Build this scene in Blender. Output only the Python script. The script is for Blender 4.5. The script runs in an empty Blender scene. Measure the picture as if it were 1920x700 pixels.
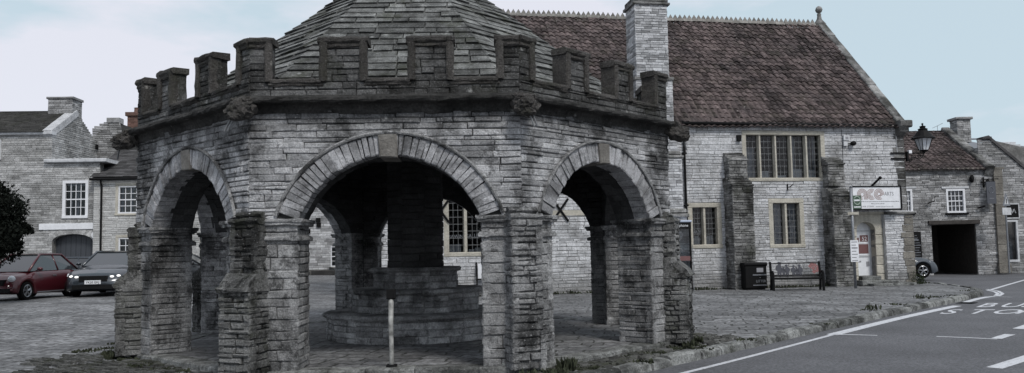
import bpy, math, random
from math import sin, cos, pi, sqrt, radians, atan2, exp
from mathutils import Vector, Matrix, noise
random.seed(7)
S = bpy.context.scene
COL = S.collection
# ------------------------------------------------------------------ camera
YAW, PIT, ROL, F, PY, EYE = 0.0306, 0.07174, -0.01937, 1518.86, 12.6, 1.6
_f = Vector((sin(YAW)*cos(PIT), cos(YAW)*cos(PIT), sin(PIT)))
_r0 = Vector((cos(YAW), -sin(YAW), 0)); _u0 = _r0.cross(_f)
_r = _r0*cos(ROL) + _u0*sin(ROL); _u = _u0*cos(ROL) - _r0*sin(ROL)
cam = bpy.data.objects.new('camera', bpy.data.cameras.new('camera'))
COL.objects.link(cam); S.camera = cam
m = Matrix((( _r.x,_u.x,-_f.x,0),(_r.y,_u.y,-_f.y,0),(_r.z,_u.z,-_f.z,EYE),(0,0,0,1)))
cam.matrix_world = m
cam.data.sensor_width = 36; cam.data.sensor_fit = 'HORIZONTAL'
cam.data.lens = 36*F/1920; cam.data.shift_y = PY/1920
cam.data.clip_end = 3000; cam.data.clip_start = 0.1
# ------------------------------------------------------------------ world
W = bpy.data.worlds.new('World'); S.world = W; W.use_nodes = True
nt = W.node_tree; nt.nodes.clear()
SUN_EL, SUN_AZ = radians(48), radians(152)       # azimuth clockwise from +Y: behind the camera, a little right
def N_(t, **k):
    n = nt.nodes.new(t)
    for a, b in k.items(): setattr(n, a, b)
    return n
sky = N_('ShaderNodeTexSky', sky_type='NISHITA', sun_disc=False, sun_elevation=SUN_EL, sun_rotation=SUN_AZ)
tc = N_('ShaderNodeTexCoord'); mp = N_('ShaderNodeMapping'); mp.inputs['Scale'].default_value = (1.3, 1.3, 3.6)
mp.inputs['Location'].default_value = (0.35, 0.1, 0.2)
no = N_('ShaderNodeTexNoise'); no.inputs['Scale'].default_value = 1.5; no.inputs['Detail'].default_value = 6; no.inputs['Roughness'].default_value = .55
cr = N_('ShaderNodeValToRGB'); cr.color_ramp.elements[0].position = .44; cr.color_ramp.elements[1].position = .54
cr.color_ramp.elements[0].color = (6.0, 7.3, 8.1, 1); cr.color_ramp.elements[1].color = (8.3, 8.4, 9.2, 1)
mx = N_('ShaderNodeMix', data_type='RGBA'); mx.inputs[0].default_value = .90
bg = N_('ShaderNodeBackground'); bg.inputs[1].default_value = 0.1; wo = N_('ShaderNodeOutputWorld')
L = nt.links.new
L(tc.outputs['Generated'], mp.inputs[0]); L(mp.outputs[0], no.inputs[0]); L(no.outputs[0], cr.inputs[0])
L(sky.outputs[0], mx.inputs[6]); L(cr.outputs[0], mx.inputs[7]); L(mx.outputs[2], bg.inputs[0]); L(bg.outputs[0], wo.inputs[0])
# ------------------------------------------------------------------ sun (overcast: weak and very soft)
sd = bpy.data.lights.new('sun', 'SUN'); sd.energy = 2.1; sd.angle = radians(14); sd.color = (1, .97, .92)
sun = bpy.data.objects.new('sun', sd); COL.objects.link(sun)
sdir = Vector((sin(SUN_AZ)*cos(SUN_EL), cos(SUN_AZ)*cos(SUN_EL), sin(SUN_EL)))
sun.rotation_euler = sdir.to_track_quat('Z', 'Y').to_euler()
S.view_settings.view_transform = 'Standard'; S.view_settings.look = 'None'
S.view_settings.exposure = 0.0; S.view_settings.gamma = 1
S.render.engine = 'CYCLES'
# ------------------------------------------------------------------ pixel rays (photo pixels of 1920x700) used to find real positions on real planes
def ray(x, y): return _f + _r*((x-960)/F) - _u*((y-350-PY)/F)
def smooth(t): t = min(max(t, 0), 1); return t*t*(3-2*t)
def gz(x, y): return -.1 + .1*smooth((y-10)/12) + .25*smooth((-x-6)/6)*smooth((y-17)/9)
def at(x, y, Y): d = ray(x, y); return Vector((0, 0, EYE)) + d*(Y/d.y)
class Plane:                      # a vertical plane: frame with origin, U along, N outwards (towards the camera side)
    def __init__(s, O, ang): s.O = Vector((O[0], O[1], 0)); s.U = Vector((cos(ang), sin(ang), 0)); s.N = Vector((sin(ang), -cos(ang), 0))
    def P(s, u, z, d=0): return s.O + s.U*u + s.N*d + Vector((0, 0, z))
    def px(s, x, y, d=0):
        r = ray(x, y); o = s.O + s.N*d; t = (o.x*s.N.x + o.y*s.N.y)/(r.x*s.N.x + r.y*s.N.y)
        p = r*t; return ((p-o).x*s.U.x + (p-o).y*s.U.y, EYE + p.z)
    def sub(s, u=0, d=0):
        q = Plane((0, 0), 0); q.O = s.P(u, 0, d); q.U = s.U; q.N = s.N; return q
class Fr(Plane):
    def __init__(s, O, U, N): s.O = Vector(O); s.U = Vector(U).normalized(); s.N = Vector(N).normalized()
def ground(x, y, dz=0):
    z = 0
    for _ in range(20):
        d = ray(x, y); t = (z-EYE)/d.z; q = d*t; z = gz(q.x, q.y) + dz
    return Vector((q.x, q.y, z))
# ------------------------------------------------------------------ mesh helpers
R = random.uniform
class MB:
    def __init__(s): s.v = []; s.f = []
    def add(s, vs, fs):
        b = len(s.v); s.v += [tuple(v) for v in vs]; s.f += [tuple(i+b for i in f) for f in fs]
    def hexa(s, a): s.add(a, [(0,3,2,1),(4,5,6,7),(0,1,5,4),(1,2,6,5),(2,3,7,6),(3,0,4,7)])
    def box(s, fr, u0, u1, z0, z1, d0, d1):
        s.hexa([fr.P(u0,z0,d0),fr.P(u1,z0,d0),fr.P(u1,z0,d1),fr.P(u0,z0,d1),fr.P(u0,z1,d0),fr.P(u1,z1,d0),fr.P(u1,z1,d1),fr.P(u0,z1,d1)])
    def nbox(s, fr, u0, u1, z0, z1, d0, d1, seg=.12, j=.008, bev=.015):
        # worn block: subdivided along u, rounded edges, jittered
        n = max(1, int(abs(u1-u0)/seg)); b = bev
        prof = [(z0,d0),(z0,d1-b),(z0+b,d1),(z1-b,d1),(z1,d1-b),(z1,d0)]
        vs = []; fs = []
        for i in range(n+1):
            u = u0+(u1-u0)*i/n
            for (z, d) in prof: vs.append(fr.P(u+R(-j,j)*.5, z+R(-j,j), d+(R(-j,j) if d > d0 else 0)))
        k = len(prof)
        for i in range(n):
            for q in range(k): fs.append((i*k+q, i*k+(q+1)%k, (i+1)*k+(q+1)%k, (i+1)*k+q))
        fs.append(tuple(range(k))[::-1]); fs.append(tuple(n*k+q for q in range(k)))
        s.add(vs, fs)
    def stone(s, fr, q, d0, d1, b=.012, j=.006):
        # q: four (u,z) corners ccw; chamfered block face
        cu = sum(a[0] for a in q)/4; cz = sum(a[1] for a in q)/4
        back = [fr.P(a[0], a[1], d0) for a in q]; mid = []; top = []
        t1, t2 = R(-j,j), R(-j,j)
        for (u, z) in q:
            ju, jz = R(-j,j), R(-j,j); mid.append(fr.P(u+ju, z+jz, d1-b*.9))
            w = max(abs(u-cu), .01); h = max(abs(z-cz), .01)
            su = 1-min(b/w, .6); sz = 1-min(b/h, .6)
            top.append(fr.P(cu+(u-cu)*su+ju, cz+(z-cz)*sz+jz, d1+(u-cu)/w*t1*.6+(z-cz)/h*t2*.6))
        s.add(back+mid+top, [(8,9,10,11)]+[(i,(i+1)%4,4+(i+1)%4,4+i) for i in range(4)]+[(4+i,4+(i+1)%4,8+(i+1)%4,8+i) for i in range(4)])
    def tube(s, pts, r, n=8, cap=True):
        pts = [Vector(p) for p in pts]; rings = []
        for i, p in enumerate(pts):
            a = pts[max(i-1,0)]; c = pts[min(i+1,len(pts)-1)]; t = (c-a).normalized()
            x = t.cross(Vector((0,0,1)) if abs(t.z) < .9 else Vector((1,0,0))).normalized(); y = t.cross(x)
            rr = r[i] if isinstance(r, (list,tuple)) else r
            rings.append([p+x*cos(2*pi*k/n)*rr+y*sin(2*pi*k/n)*rr for k in range(n)])
        vs = [v for g in rings for v in g]; fs = []
        for i in range(len(pts)-1):
            for k in range(n): fs.append((i*n+k, i*n+(k+1)%n, (i+1)*n+(k+1)%n, (i+1)*n+k))
        if cap: fs += [tuple(range(n))[::-1], tuple((len(pts)-1)*n+k for k in range(n))]
        s.add(vs, fs)
    def lathe(s, c, prof, n=24, a0=0, j=0):
        vs = []; fs = []; k = len(prof)
        for i in range(n):
            a = a0+2*pi*i/n
            for (r, z) in prof:
                q = R(-j,j); vs.append((c[0]+cos(a)*(r+q), c[1]+sin(a)*(r+q), c[2]+z))
        for i in range(n):
            for q in range(k-1): fs.append((i*k+q, ((i+1)%n)*k+q, ((i+1)%n)*k+q+1, i*k+q+1))
        s.add(vs, fs)
    def blob(s, c, r, n=3, amp=.25, freq=3, seed=0):
        import bmesh
        bm = bmesh.new(); bmesh.ops.create_icosphere(bm, subdivisions=n, radius=1)
        vs = []
        for v in bm.verts:
            q = v.co.copy(); d = 1+amp*noise.noise(q*freq+Vector((seed,seed*2.3,0)))
            vs.append((c[0]+q.x*r[0]*d, c[1]+q.y*r[1]*d, c[2]+q.z*r[2]*d))
        s.add(vs, [tuple(v.index for v in f.verts) for f in bm.faces]); bm.free()
    def prism(s, poly, z0, z1):
        n = len(poly); s.add([(p[0],p[1],z0) for p in poly]+[(p[0],p[1],z1) for p in poly],
              [tuple(range(n))[::-1], tuple(range(n,2*n))]+[(i,(i+1)%n,n+(i+1)%n,n+i) for i in range(n)])
    def build(s, name, mat, parent=None, smooth_=False):
        me = bpy.data.meshes.new(name)
        root = parent
        while root is not None and root.parent is not None: root = root.parent
        if root is not None: o0 = root.location.copy(); rz = root.rotation_euler.z
        else:
            xs = [v[0] for v in s.v]; ys = [v[1] for v in s.v]; zs = [v[2] for v in s.v]
            o0 = Vector(((min(xs)+max(xs))/2, (min(ys)+max(ys))/2, min(zs)))
        me.from_pydata([(v[0]-o0.x, v[1]-o0.y, v[2]-o0.z) for v in s.v], [], s.f); me.update()
        if mat: me.materials.append(mat)
        if smooth_:
            for p in me.polygons: p.use_smooth = True
        o = bpy.data.objects.new(name, me); COL.objects.link(o)
        if parent is not None: o.parent = parent
        else: o.location = o0
        return o
def tag(o, label=None, cat=None, group=None, kind=None):
    if label: o['label'] = label
    if cat: o['category'] = cat
    if group: o['group'] = group
    if kind: o['kind'] = kind
    return o
def thing(name, label, cat, loc, group=None):
    o = bpy.data.objects.new(name, None); COL.objects.link(o); o.location = loc; o.empty_display_size = .2
    return tag(o, label, cat, group)
def text(mb, fr, s, u, z, h, d=.004, align='LEFT', sx=1.0, bold=0, shear=None):
    cu = bpy.data.curves.new('t', 'FONT'); cu.body = s; cu.size = 1; cu.align_x = align; cu.offset = bold; cu.resolution_u = 3
    o = bpy.data.objects.new('t', cu); COL.objects.link(o); bpy.context.view_layer.update()
    me = bpy.data.meshes.new_from_object(o.evaluated_get(bpy.context.evaluated_depsgraph_get()))
    k = h/.7
    if shear: vs = [shear[0]+shear[1]*v.co.x+shear[2]*v.co.y for v in me.vertices]
    else: vs = [fr.P(u+v.co.x*k*sx, z+v.co.y*k, d) for v in me.vertices]
    mb.add(vs, [tuple(p.vertices) for p in me.polygons])
    bpy.data.objects.remove(o); bpy.data.curves.remove(cu); bpy.data.meshes.remove(me)
# masonry: holes = list of ('rect',a,b,z0,z1) or ('arch',fn) with fn(z)->(a,b)|None
def spans(u0, u1, za, zb, holes, top=None):
    sp = [(u0, u0, u1, u1)]
    zm = (za+zb)/2
    for h in holes:
        if h[0] == 'rect':
            if not (h[3] < zm < h[4]): continue
            ib = it = (h[1], h[2])
        else:
            ib, it = h[1](za+.001), h[1](zb-.001)
            if ib is None and it is None: continue
            if it is None: c = (ib[0]+ib[1])/2; it = (c, c)
            if ib is None: c = (it[0]+it[1])/2; ib = (c, c)
        out = []
        for (a, b, c, d) in sp:
            if ib[1] <= a or ib[0] >= c: out.append((a, b, c, d)); continue
            if ib[0]-a > .02: out.append((a, b, ib[0], it[0]))
            if c-ib[1] > .02: out.append((ib[1], it[1], c, d))
        sp = out
    return sp
def stones(mb, fr, u0, u1, z0, z1, ch=(.06,.11), ln=(.15,.5), gap=.008, dep=(.0,.022), holes=(), b=.012, j=.006, base=-.05, wob=0, lim=None):
    z = z0; k = 0
    while z < z1-.02:
        h = R(*ch)
        if z+h > z1-.035: h = z1-z
        zt = z+h
        for (a, bb, c, d) in spans(u0, u1, z+gap/2, zt-gap/2, holes):
            if lim:
                l, r_ = lim((z+zt)/2)
                a, bb, c, d = max(a,l), max(bb,l), min(c,r_), min(d,r_)
                if c-a < .03: continue
            x = a; first = True; n0 = 0
            while x < c-.01:
                L_ = R(*ln)*(1 if h > .07 else .9)
                xe = x+L_
                if xe > c-.09: xe = c
                lb, lt = (a, bb) if first else (x, x)
                rb, rt = (c, d) if xe >= c else (xe, xe)
                g = gap/2
                w1, w2 = (wob*sin(x*1.3+z*2), wob*sin(xe*1.3+z*2)) if wob else (0, 0)
                if max(rb-lb, rt-lt) > .025:
                    if rt < lt: rt = lt = (rt+lt)/2
                    mb.stone(fr, [(lb+g,z+g+w1),(rb-g,z+g+w2),(rt-g,zt-g+w2),(lt+g,zt-g+w1)], base, R(*dep), b, j)
                x = xe; first = False
        z = zt; k += 1
def slab(mb, fr, u0, u1, z0, z1, d0, d1, holes=()):     # backing wall with rectangular openings
    us = sorted({u0,u1}|{h[1] for h in holes}|{h[2] for h in holes}); zs = sorted({z0,z1}|{h[3] for h in holes}|{h[4] for h in holes})
    us = [u for u in us if u0 <= u <= u1]; zs = [z for z in zs if z0 <= z <= z1]
    for a, b in zip(us, us[1:]):
        run = None
        for c, d in zip(zs, zs[1:]):
            inside = any(h[1] <= (a+b)/2 <= h[2] and h[3] <= (c+d)/2 <= h[4] for h in holes)
            if not inside:
                if run: run[1] = d
                else: run = [c, d]
            if (inside or d == zs[-1]) and run: mb.box(fr, a, b, run[0], run[1], d0, d1); run = None
# ------------------------------------------------------------------ materials
def newmat(name):
    m = bpy.data.materials.new(name); m.use_nodes = True; t = m.node_tree; b = t.nodes['Principled BSDF']; return m, t, b
def plain(name, col, rough=.6, metal=0, spec=.5, coat=0, bump=0, var=.0, sc=20, emit=0):
    m, t, b = newmat(name); b.inputs['Base Color'].default_value = (*col, 1); b.inputs['Roughness'].default_value = rough
    b.inputs['Metallic'].default_value = metal; b.inputs['Specular IOR Level'].default_value = spec; b.inputs['Coat Weight'].default_value = coat
    b.inputs['Coat Roughness'].default_value = .05
    if emit: b.inputs['Emission Color'].default_value = (*col, 1); b.inputs['Emission Strength'].default_value = emit
    n = t.nodes.new('ShaderNodeTexNoise'); n.inputs['Scale'].default_value = sc; n.inputs['Detail'].default_value = 5
    g = t.nodes.new('ShaderNodeNewGeometry'); t.links.new(g.outputs['Position'], n.inputs[0])
    if var:
        r = t.nodes.new('ShaderNodeMapRange'); r.inputs[1].default_value = .3; r.inputs[2].default_value = .7; r.inputs[3].default_value = 1-var; r.inputs[4].default_value = 1+var
        t.links.new(n.outputs[0], r.inputs[0]); mm = t.nodes.new('ShaderNodeVectorMath'); mm.operation = 'SCALE'; mm.inputs[0].default_value = col
        t.links.new(r.outputs[0], mm.inputs['Scale']); t.links.new(mm.outputs[0], b.inputs['Base Color'])
    if bump:
        bp = t.nodes.new('ShaderNodeBump'); bp.inputs['Strength'].default_value = bump; bp.inputs['Distance'].default_value = .01
        t.links.new(n.outputs[0], bp.inputs['Height']); t.links.new(bp.outputs[0], b.inputs['Normal'])
    return m
def stone_mat(name, col, dark, var=.35, stain=.5, stain_sc=.9, mott=.35, lichen=0, moss=0, bump=.8, thr=.5, fine=30, zband=None, lic=(.42,.43,.42), stretch=1.0, soft=.1, crust=0, speck=0):
    m, t, b = newmat(name); ln = t.links.new; nn = t.nodes.new
    b.inputs['Roughness'].default_value = .92; b.inputs['Specular IOR Level'].default_value = .2
    g = nn('ShaderNodeNewGeometry')
    mp = nn('ShaderNodeMapping'); mp.inputs['Scale'].default_value = (1,1,stretch); ln(g.outputs['Position'], mp.inputs[0])
    def noi(sc, det=5, rough=.6, src=None):
        n = nn('ShaderNodeTexNoise'); n.inputs['Scale'].default_value = sc; n.inputs['Detail'].default_value = det; n.inputs['Roughness'].default_value = rough
        ln(src or g.outputs['Position'], n.inputs[0]); return n.outputs[0]
    def mr(x, a, b_, c, d):
        n = nn('ShaderNodeMapRange'); ln(x, n.inputs[0])
        for i, q in enumerate((a,b_,c,d)): n.inputs[i+1].default_value = q
        return n.outputs[0]
    def mul(a, b_, op='MULTIPLY'):
        n = nn('ShaderNodeMath'); n.operation = op; ln(a, n.inputs[0])
        if isinstance(b_, (int,float)): n.inputs[1].default_value = b_
        else: ln(b_, n.inputs[1])
        return n.outputs[0]
    tone = mr(g.outputs['Random Per Island'], 0, 1, 1-var, 1+var)
    mo = noi(fine, 6, .75); tone = mul(tone, mr(mo, .3, .7, 1-mott, 1+mott))
    mo2 = noi(5, 4, .6); tone = mul(tone, mr(mo2, .3, .7, 1-mott*.5, 1+mott*.5))
    sc_ = nn('ShaderNodeVectorMath'); sc_.operation = 'SCALE'; sc_.inputs[0].default_value = col; ln(tone, sc_.inputs['Scale'])
    sf = mr(noi(stain_sc, 7, .65, mp.outputs[0]), thr-soft, thr+soft, 0, stain)
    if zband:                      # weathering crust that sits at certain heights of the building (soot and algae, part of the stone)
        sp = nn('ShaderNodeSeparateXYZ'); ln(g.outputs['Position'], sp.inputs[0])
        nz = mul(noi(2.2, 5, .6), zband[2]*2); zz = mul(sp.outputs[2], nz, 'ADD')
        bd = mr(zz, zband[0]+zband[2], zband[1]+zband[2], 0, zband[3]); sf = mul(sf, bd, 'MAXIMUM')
    def mix(f, a, c):
        n = nn('ShaderNodeMix'); n.data_type = 'RGBA'
        if isinstance(f, float): n.inputs[0].default_value = f
        else: ln(f, n.inputs[0])
        ln(a, n.inputs[6])
        if isinstance(c, tuple): n.inputs[7].default_value = (*c, 1)
        else: ln(c, n.inputs[7])
        return n.outputs[2]
    dk = nn('ShaderNodeVectorMath'); dk.operation = 'SCALE'; dk.inputs[0].default_value = dark; ln(tone, dk.inputs['Scale'])
    c = mix(sf, sc_.outputs[0], dk.outputs[0])
    if speck: c = mix(mr(noi(34, 4, .7), .60, .66, 0, speck), c, (.62,.62,.63))
    if crust: c = mix(mr(noi(2.4, 9, .78), .53, .585, 0, crust), c, (dark[0]*.6, dark[1]*.6, dark[2]*.6))
    if moss: c = mix(mr(noi(1.7, 6, .7), .52, .62, 0, moss), c, (.045,.05,.028))
    if lichen:
        v = nn('ShaderNodeTexVoronoi'); v.inputs['Scale'].default_value = 5; ln(g.outputs['Position'], v.inputs[0])
        a = mr(v.outputs['Distance'], .10, .22, 1, 0); w = mr(noi(40, 3), .35, .5, 0, 1)
        sel = nn('ShaderNodeSeparateXYZ'); ln(v.outputs['Color'], sel.inputs[0]); s_ = mr(sel.outputs[0], 1-lichen-.02, 1-lichen, 0, .85)
        c = mix(mul(mul(a, w), s_), c, lic)
    ln(c, b.inputs['Base Color'])
    bp = nn('ShaderNodeBump'); bp.inputs['Strength'].default_value = bump; bp.inputs['Distance'].default_value = .045
    h = mul(mul(noi(14, 6, .7), 1.0), mul(mo, .8), 'ADD'); ln(h, bp.inputs['Height']); ln(bp.outputs[0], b.inputs['Normal'])
    return m
M = {}
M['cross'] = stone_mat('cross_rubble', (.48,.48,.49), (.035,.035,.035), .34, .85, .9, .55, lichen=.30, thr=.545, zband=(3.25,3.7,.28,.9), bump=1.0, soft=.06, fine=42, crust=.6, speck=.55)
M['pier'] = stone_mat('pier_rubble', (.33,.33,.333), (.022,.022,.022), .25, .88, 1.2, .6, lichen=.16, thr=.55, bump=1.0, soft=.08, stretch=.5, crust=.65, speck=.5, fine=42)
M['butt'] = stone_mat('buttress_rubble', (.22,.22,.217), (.014,.014,.013), .35, .9, 1.3, .55, lichen=.12, moss=.35, thr=.52, bump=1.1, soft=.09, stretch=.45, crust=.8, speck=.35, fine=40)
M['inner'] = stone_mat('inner_rubble_shade', (.07,.07,.072), (.03,.03,.03), .25, .8, .8, .35, thr=.5)  # interior copy of the rubble, the deep shade under the arches put into its colour
M['vous'] = stone_mat('arch_stone', (.43,.43,.445), (.07,.07,.07), .28, .7, 1.6, .45, thr=.56, fine=45, crust=.45, speck=.5)
M['key'] = stone_mat('key_stone', (.22,.21,.195), (.10,.09,.08), .1, .5, 3, .35, fine=25)
M['mortar'] = stone_mat('dark_mortar', (.05,.05,.05), (.02,.02,.02), 0, .5, 2, .3)
M['para'] = stone_mat('parapet_stone', (.17,.17,.17), (.028,.027,.025), .35, .8, 1.6, .5, lichen=.3, moss=.3, thr=.49, bump=1.2, lic=(.4,.4,.39), crust=.6, speck=.35, fine=40)
M['cope'] = stone_mat('coping_stone', (.115,.108,.103), (.03,.028,.025), .2, .7, 2.5, .55, lichen=.25, moss=.3, thr=.5, bump=1.3, lic=(.34,.33,.31), fine=36, speck=.2)
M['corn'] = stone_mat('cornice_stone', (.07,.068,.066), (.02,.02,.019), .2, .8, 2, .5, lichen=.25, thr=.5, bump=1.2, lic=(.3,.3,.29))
M['slate'] = stone_mat('stone_slate', (.23,.235,.23), (.035,.035,.033), .5, .75, 2.2, .6, moss=.55, lichen=.25, thr=.53, bump=1.1, fine=38, speck=.4, crust=.4)
M['hall'] = stone_mat('hall_limestone', (.55,.555,.572), (.13,.127,.12), .16, .7, .8, .34, thr=.60, zband=(1.1,.1,.4,.75), bump=.9, fine=18)
M['hallmortar'] = stone_mat('hall_mortar', (.23,.225,.22), (.08,.08,.075), 0, .6, 1.2, .3)
M['hallbutt'] = stone_mat('hall_buttress_stone', (.27,.268,.265), (.02,.02,.018), .4, .9, 1.0, .5, thr=.50, moss=.3, bump=1.1)
M['ham'] = stone_mat('ham_stone', (.50,.475,.415), (.25,.235,.20), .1, .5, 2.5, .2, fine=14, bump=.5)
M['brown'] = stone_mat('brown_quoin', (.22,.207,.185), (.085,.078,.07), .15, .5, 2, .25, fine=14, bump=.7)
M['tile'] = stone_mat('clay_pantile', (.100,.079,.077), (.028,.025,.026), .55, .7, .8, .5, lichen=.16, moss=.2, thr=.53, bump=.5, fine=12, lic=(.32,.29,.27))
M['ridge'] = stone_mat('ridge_tile', (.26,.25,.235), (.12,.11,.10), .25, .5, 3, .35)
M['stack'] = stone_mat('chimney_stone', (.46,.465,.48), (.11,.11,.11), .45, .5, 1.5, .3, thr=.6)
M['housea'] = stone_mat('grey_stone_house', (.42,.42,.42), (.12,.12,.115), .26, .65, .6, .32, thr=.55, fine=15)
M['houseb'] = stone_mat('pale_stone_house', (.52,.52,.515), (.20,.20,.19), .15, .5, .5, .2, thr=.58, fine=15)
M['pub'] = stone_mat('inn_stone', (.33,.33,.335), (.09,.09,.085), .4, .65, .8, .35, thr=.56, fine=15)
M['roofdark'] = stone_mat('dark_roof_slate', (.085,.083,.085), (.035,.035,.035), .3, .5, 1, .3, thr=.5)
M['roofstone'] = stone_mat('old_roof_tile', (.07,.068,.065), (.03,.03,.028), .3, .5, 1, .35, moss=.3)
M['pave'] = None
M['kerb'] = stone_mat('kerb_stone', (.25,.255,.25), (.03,.03,.028), .5, .75, 1.8, .6, moss=.25, thr=.52, bump=1.0, crust=.6, speck=.3)
M['sett'] = stone_mat('pitched_setts', (.125,.125,.12), (.03,.03,.027), .45, .6, 2, .4, moss=.6, thr=.5, bump=1.0)
M['brick'] = stone_mat('red_brick', (.20,.12,.10), (.08,.06,.05), .25, .5, 2, .2)
M['white'] = plain('white_paint', (.72,.73,.76), .5, bump=.1, var=.08, sc=6)
M['whitedirty'] = plain('weathered_white_paint', (.50,.51,.53), .6, bump=.2, var=.2, sc=5)
M['black'] = plain('black_paint', (.006,.006,.0065), .6, spec=.15, bump=.1, var=.3)
M['iron'] = plain('black_iron', (.007,.007,.0075), .7, spec=.15, bump=.3, var=.4, sc=30)
M['lead'] = plain('lead_grey', (.16,.165,.17), .5, metal=.3, bump=.2, var=.3)
M['post'] = plain('weathered_post_paint', (.30,.30,.29), .6, bump=.6, var=.6, sc=9)
M['dark'] = plain('dark_void', (.01,.01,.01), .9)
M['wood'] = plain('dark_timber', (.035,.03,.027), .8, bump=.5, var=.4, sc=8)
M['greydoor'] = plain('slate_grey_door_paint', (.045,.05,.06), .5, var=.1)
M['curtain'] = plain('grey_curtain', (.30,.31,.34), .9, var=.3, sc=5)
M['tyre'] = plain('tyre_rubber', (.006,.006,.006), .9, spec=.1)
M['rim'] = plain('alloy_rim', (.35,.36,.38), .3, metal=.9)
M['red'] = plain('dark_red_car_paint', (.065,.008,.013), .35, coat=.5, metal=.2)
M['navy'] = plain('dark_grey_car_paint', (.03,.037,.046), .3, coat=.7, metal=.3)
M['blk'] = plain('black_car_paint', (.01,.012,.014), .3, coat=.6)
M['silver'] = plain('blue_grey_car_paint', (.06,.07,.085), .45, coat=.35, metal=.2)
M['carglass'] = plain('car_glass', (.035,.04,.045), .06, spec=.9)
M['lampon'] = plain('lit_headlamp', (1,.98,.95), .2, emit=1.1)
M['lens'] = plain('headlamp_lens', (.6,.62,.65), .1, spec=.8)
M['pred'] = plain('faded_red', (.15,.07,.07), .6, var=.1)
M['brownred'] = plain('sign_lettering_red_brown', (.25,.15,.13), .6)
M['greytext'] = plain('grey_lettering', (.25,.25,.27), .6)
M['signgrey'] = plain('grey_sign_board', (.07,.075,.09), .6)
M['green'] = plain('dark_green_enamel', (.06,.10,.07), .5)
M['greypole'] = plain('galvanised_pole', (.22,.23,.25), .45, metal=.5, var=.2)
M['silh'] = plain('slate_blue_cut_metal', (.035,.037,.05), .6)
M['silhred'] = plain('poppy_red_cut_metal', (.20,.08,.08), .6)
def glass_mat():
    m = bpy.data.materials.new('window_glass'); m.use_nodes = True; t = m.node_tree; t.nodes.clear(); nn = t.nodes.new; ln = t.links.new
    o = nn('ShaderNodeOutputMaterial'); mx = nn('ShaderNodeMixShader'); tr = nn('ShaderNodeBsdfTransparent'); gl = nn('ShaderNodeBsdfGlossy'); fr = nn('ShaderNodeFresnel')
    fr.inputs[0].default_value = 1.5; tr.inputs[0].default_value = (.75,.78,.8,1); gl.inputs['Roughness'].default_value = .04; gl.inputs[0].default_value = (.8,.8,.8,1)
    ge = nn('ShaderNodeNewGeometry'); no = nn('ShaderNodeTexNoise'); no.inputs['Scale'].default_value = 3; bp = nn('ShaderNodeBump'); bp.inputs['Strength'].default_value = .25; bp.inputs['Distance'].default_value = .02
    ln(ge.outputs['Position'], no.inputs[0]); ln(no.outputs[0], bp.inputs['Height']); ln(bp.outputs[0], gl.inputs['Normal'])
    ln(fr.outputs[0], mx.inputs[0]); ln(tr.outputs[0], mx.inputs[1]); ln(gl.outputs[0], mx.inputs[2]); ln(mx.outputs[0], o.inputs[0]); return m
M['glass'] = glass_mat()
def pave_mat():
    m, t, b = newmat('flagstone_paving'); ln = t.links.new; nn = t.nodes.new
    g = nn('ShaderNodeNewGeometry'); b.inputs['Roughness'].default_value = .75; b.inputs['Specular IOR Level'].default_value = .3
    no = nn('ShaderNodeTexNoise'); no.inputs['Scale'].default_value = .9; no.inputs['Detail'].default_value = 4; ln(g.outputs['Position'], no.inputs[0])
    mx = nn('ShaderNodeVectorMath'); mx.operation = 'MULTIPLY_ADD'; ln(no.outputs['Color'], mx.inputs[0]); mx.inputs[1].default_value = (.45,.45,0); ln(g.outputs['Position'], mx.inputs[2])
    mp = nn('ShaderNodeMapping'); mp.inputs['Rotation'].default_value = (0,0,radians(14)); ln(mx.outputs[0], mp.inputs[0])
    br = nn('ShaderNodeTexBrick'); br.inputs['Scale'].default_value = 1; br.inputs['Brick Width'].default_value = .62; br.inputs['Row Height'].default_value = .36
    br.inputs['Mortar Size'].default_value = .022; br.inputs['Mortar Smooth'].default_value = .4; br.offset = .43; br.squash = .7; br.squash_frequency = 3
    br.inputs['Color1'].default_value = (.115,.116,.12,1); br.inputs['Color2'].default_value = (.20,.202,.208,1); br.inputs['Mortar'].default_value = (.055,.056,.053,1)
    ln(mp.outputs[0], br.inputs[0])
    n2 = nn('ShaderNodeTexNoise'); n2.inputs['Scale'].default_value = 9; n2.inputs['Detail'].default_value = 8; n2.inputs['Roughness'].default_value = .7; ln(g.outputs['Position'], n2.inputs[0])
    n3 = nn('ShaderNodeTexNoise'); n3.inputs['Scale'].default_value = .6; n3.inputs['Detail'].default_value = 5; ln(g.outputs['Position'], n3.inputs[0])
    def mr(x, a, b_, c, d):
        n = nn('ShaderNodeMapRange'); ln(x, n.inputs[0])
        for i, q in enumerate((a,b_,c,d)): n.inputs[i+1].default_value = q
        return n.outputs[0]
    q = nn('ShaderNodeMath'); q.operation = 'MULTIPLY'; ln(mr(n2.outputs[0], .34, .66, .25, 1.8), q.inputs[0]); ln(mr(n3.outputs[0], .35, .65, .7, 1.25), q.inputs[1])
    s_ = nn('ShaderNodeVectorMath'); s_.operation = 'SCALE'; ln(br.outputs[0], s_.inputs[0]); ln(q.outputs[0], s_.inputs['Scale'])
    ln(s_.outputs[0], b.inputs['Base Color'])
    h = nn('ShaderNodeMath'); h.operation = 'MULTIPLY_ADD'; ln(n2.outputs[0], h.inputs[0]); h.inputs[1].default_value = .8
    iv = nn('ShaderNodeMath'); iv.operation = 'SUBTRACT'; iv.inputs[0].default_value = 1; ln(br.outputs['Fac'], iv.inputs[1]); ln(iv.outputs[0], h.inputs[2])
    bp = nn('ShaderNodeBump'); bp.inputs['Strength'].default_value = .9; bp.inputs['Distance'].default_value = .025; ln(h.outputs[0], bp.inputs['Height']); ln(bp.outputs[0], b.inputs['Normal'])
    return m
M['pave'] = pave_mat()
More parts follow.
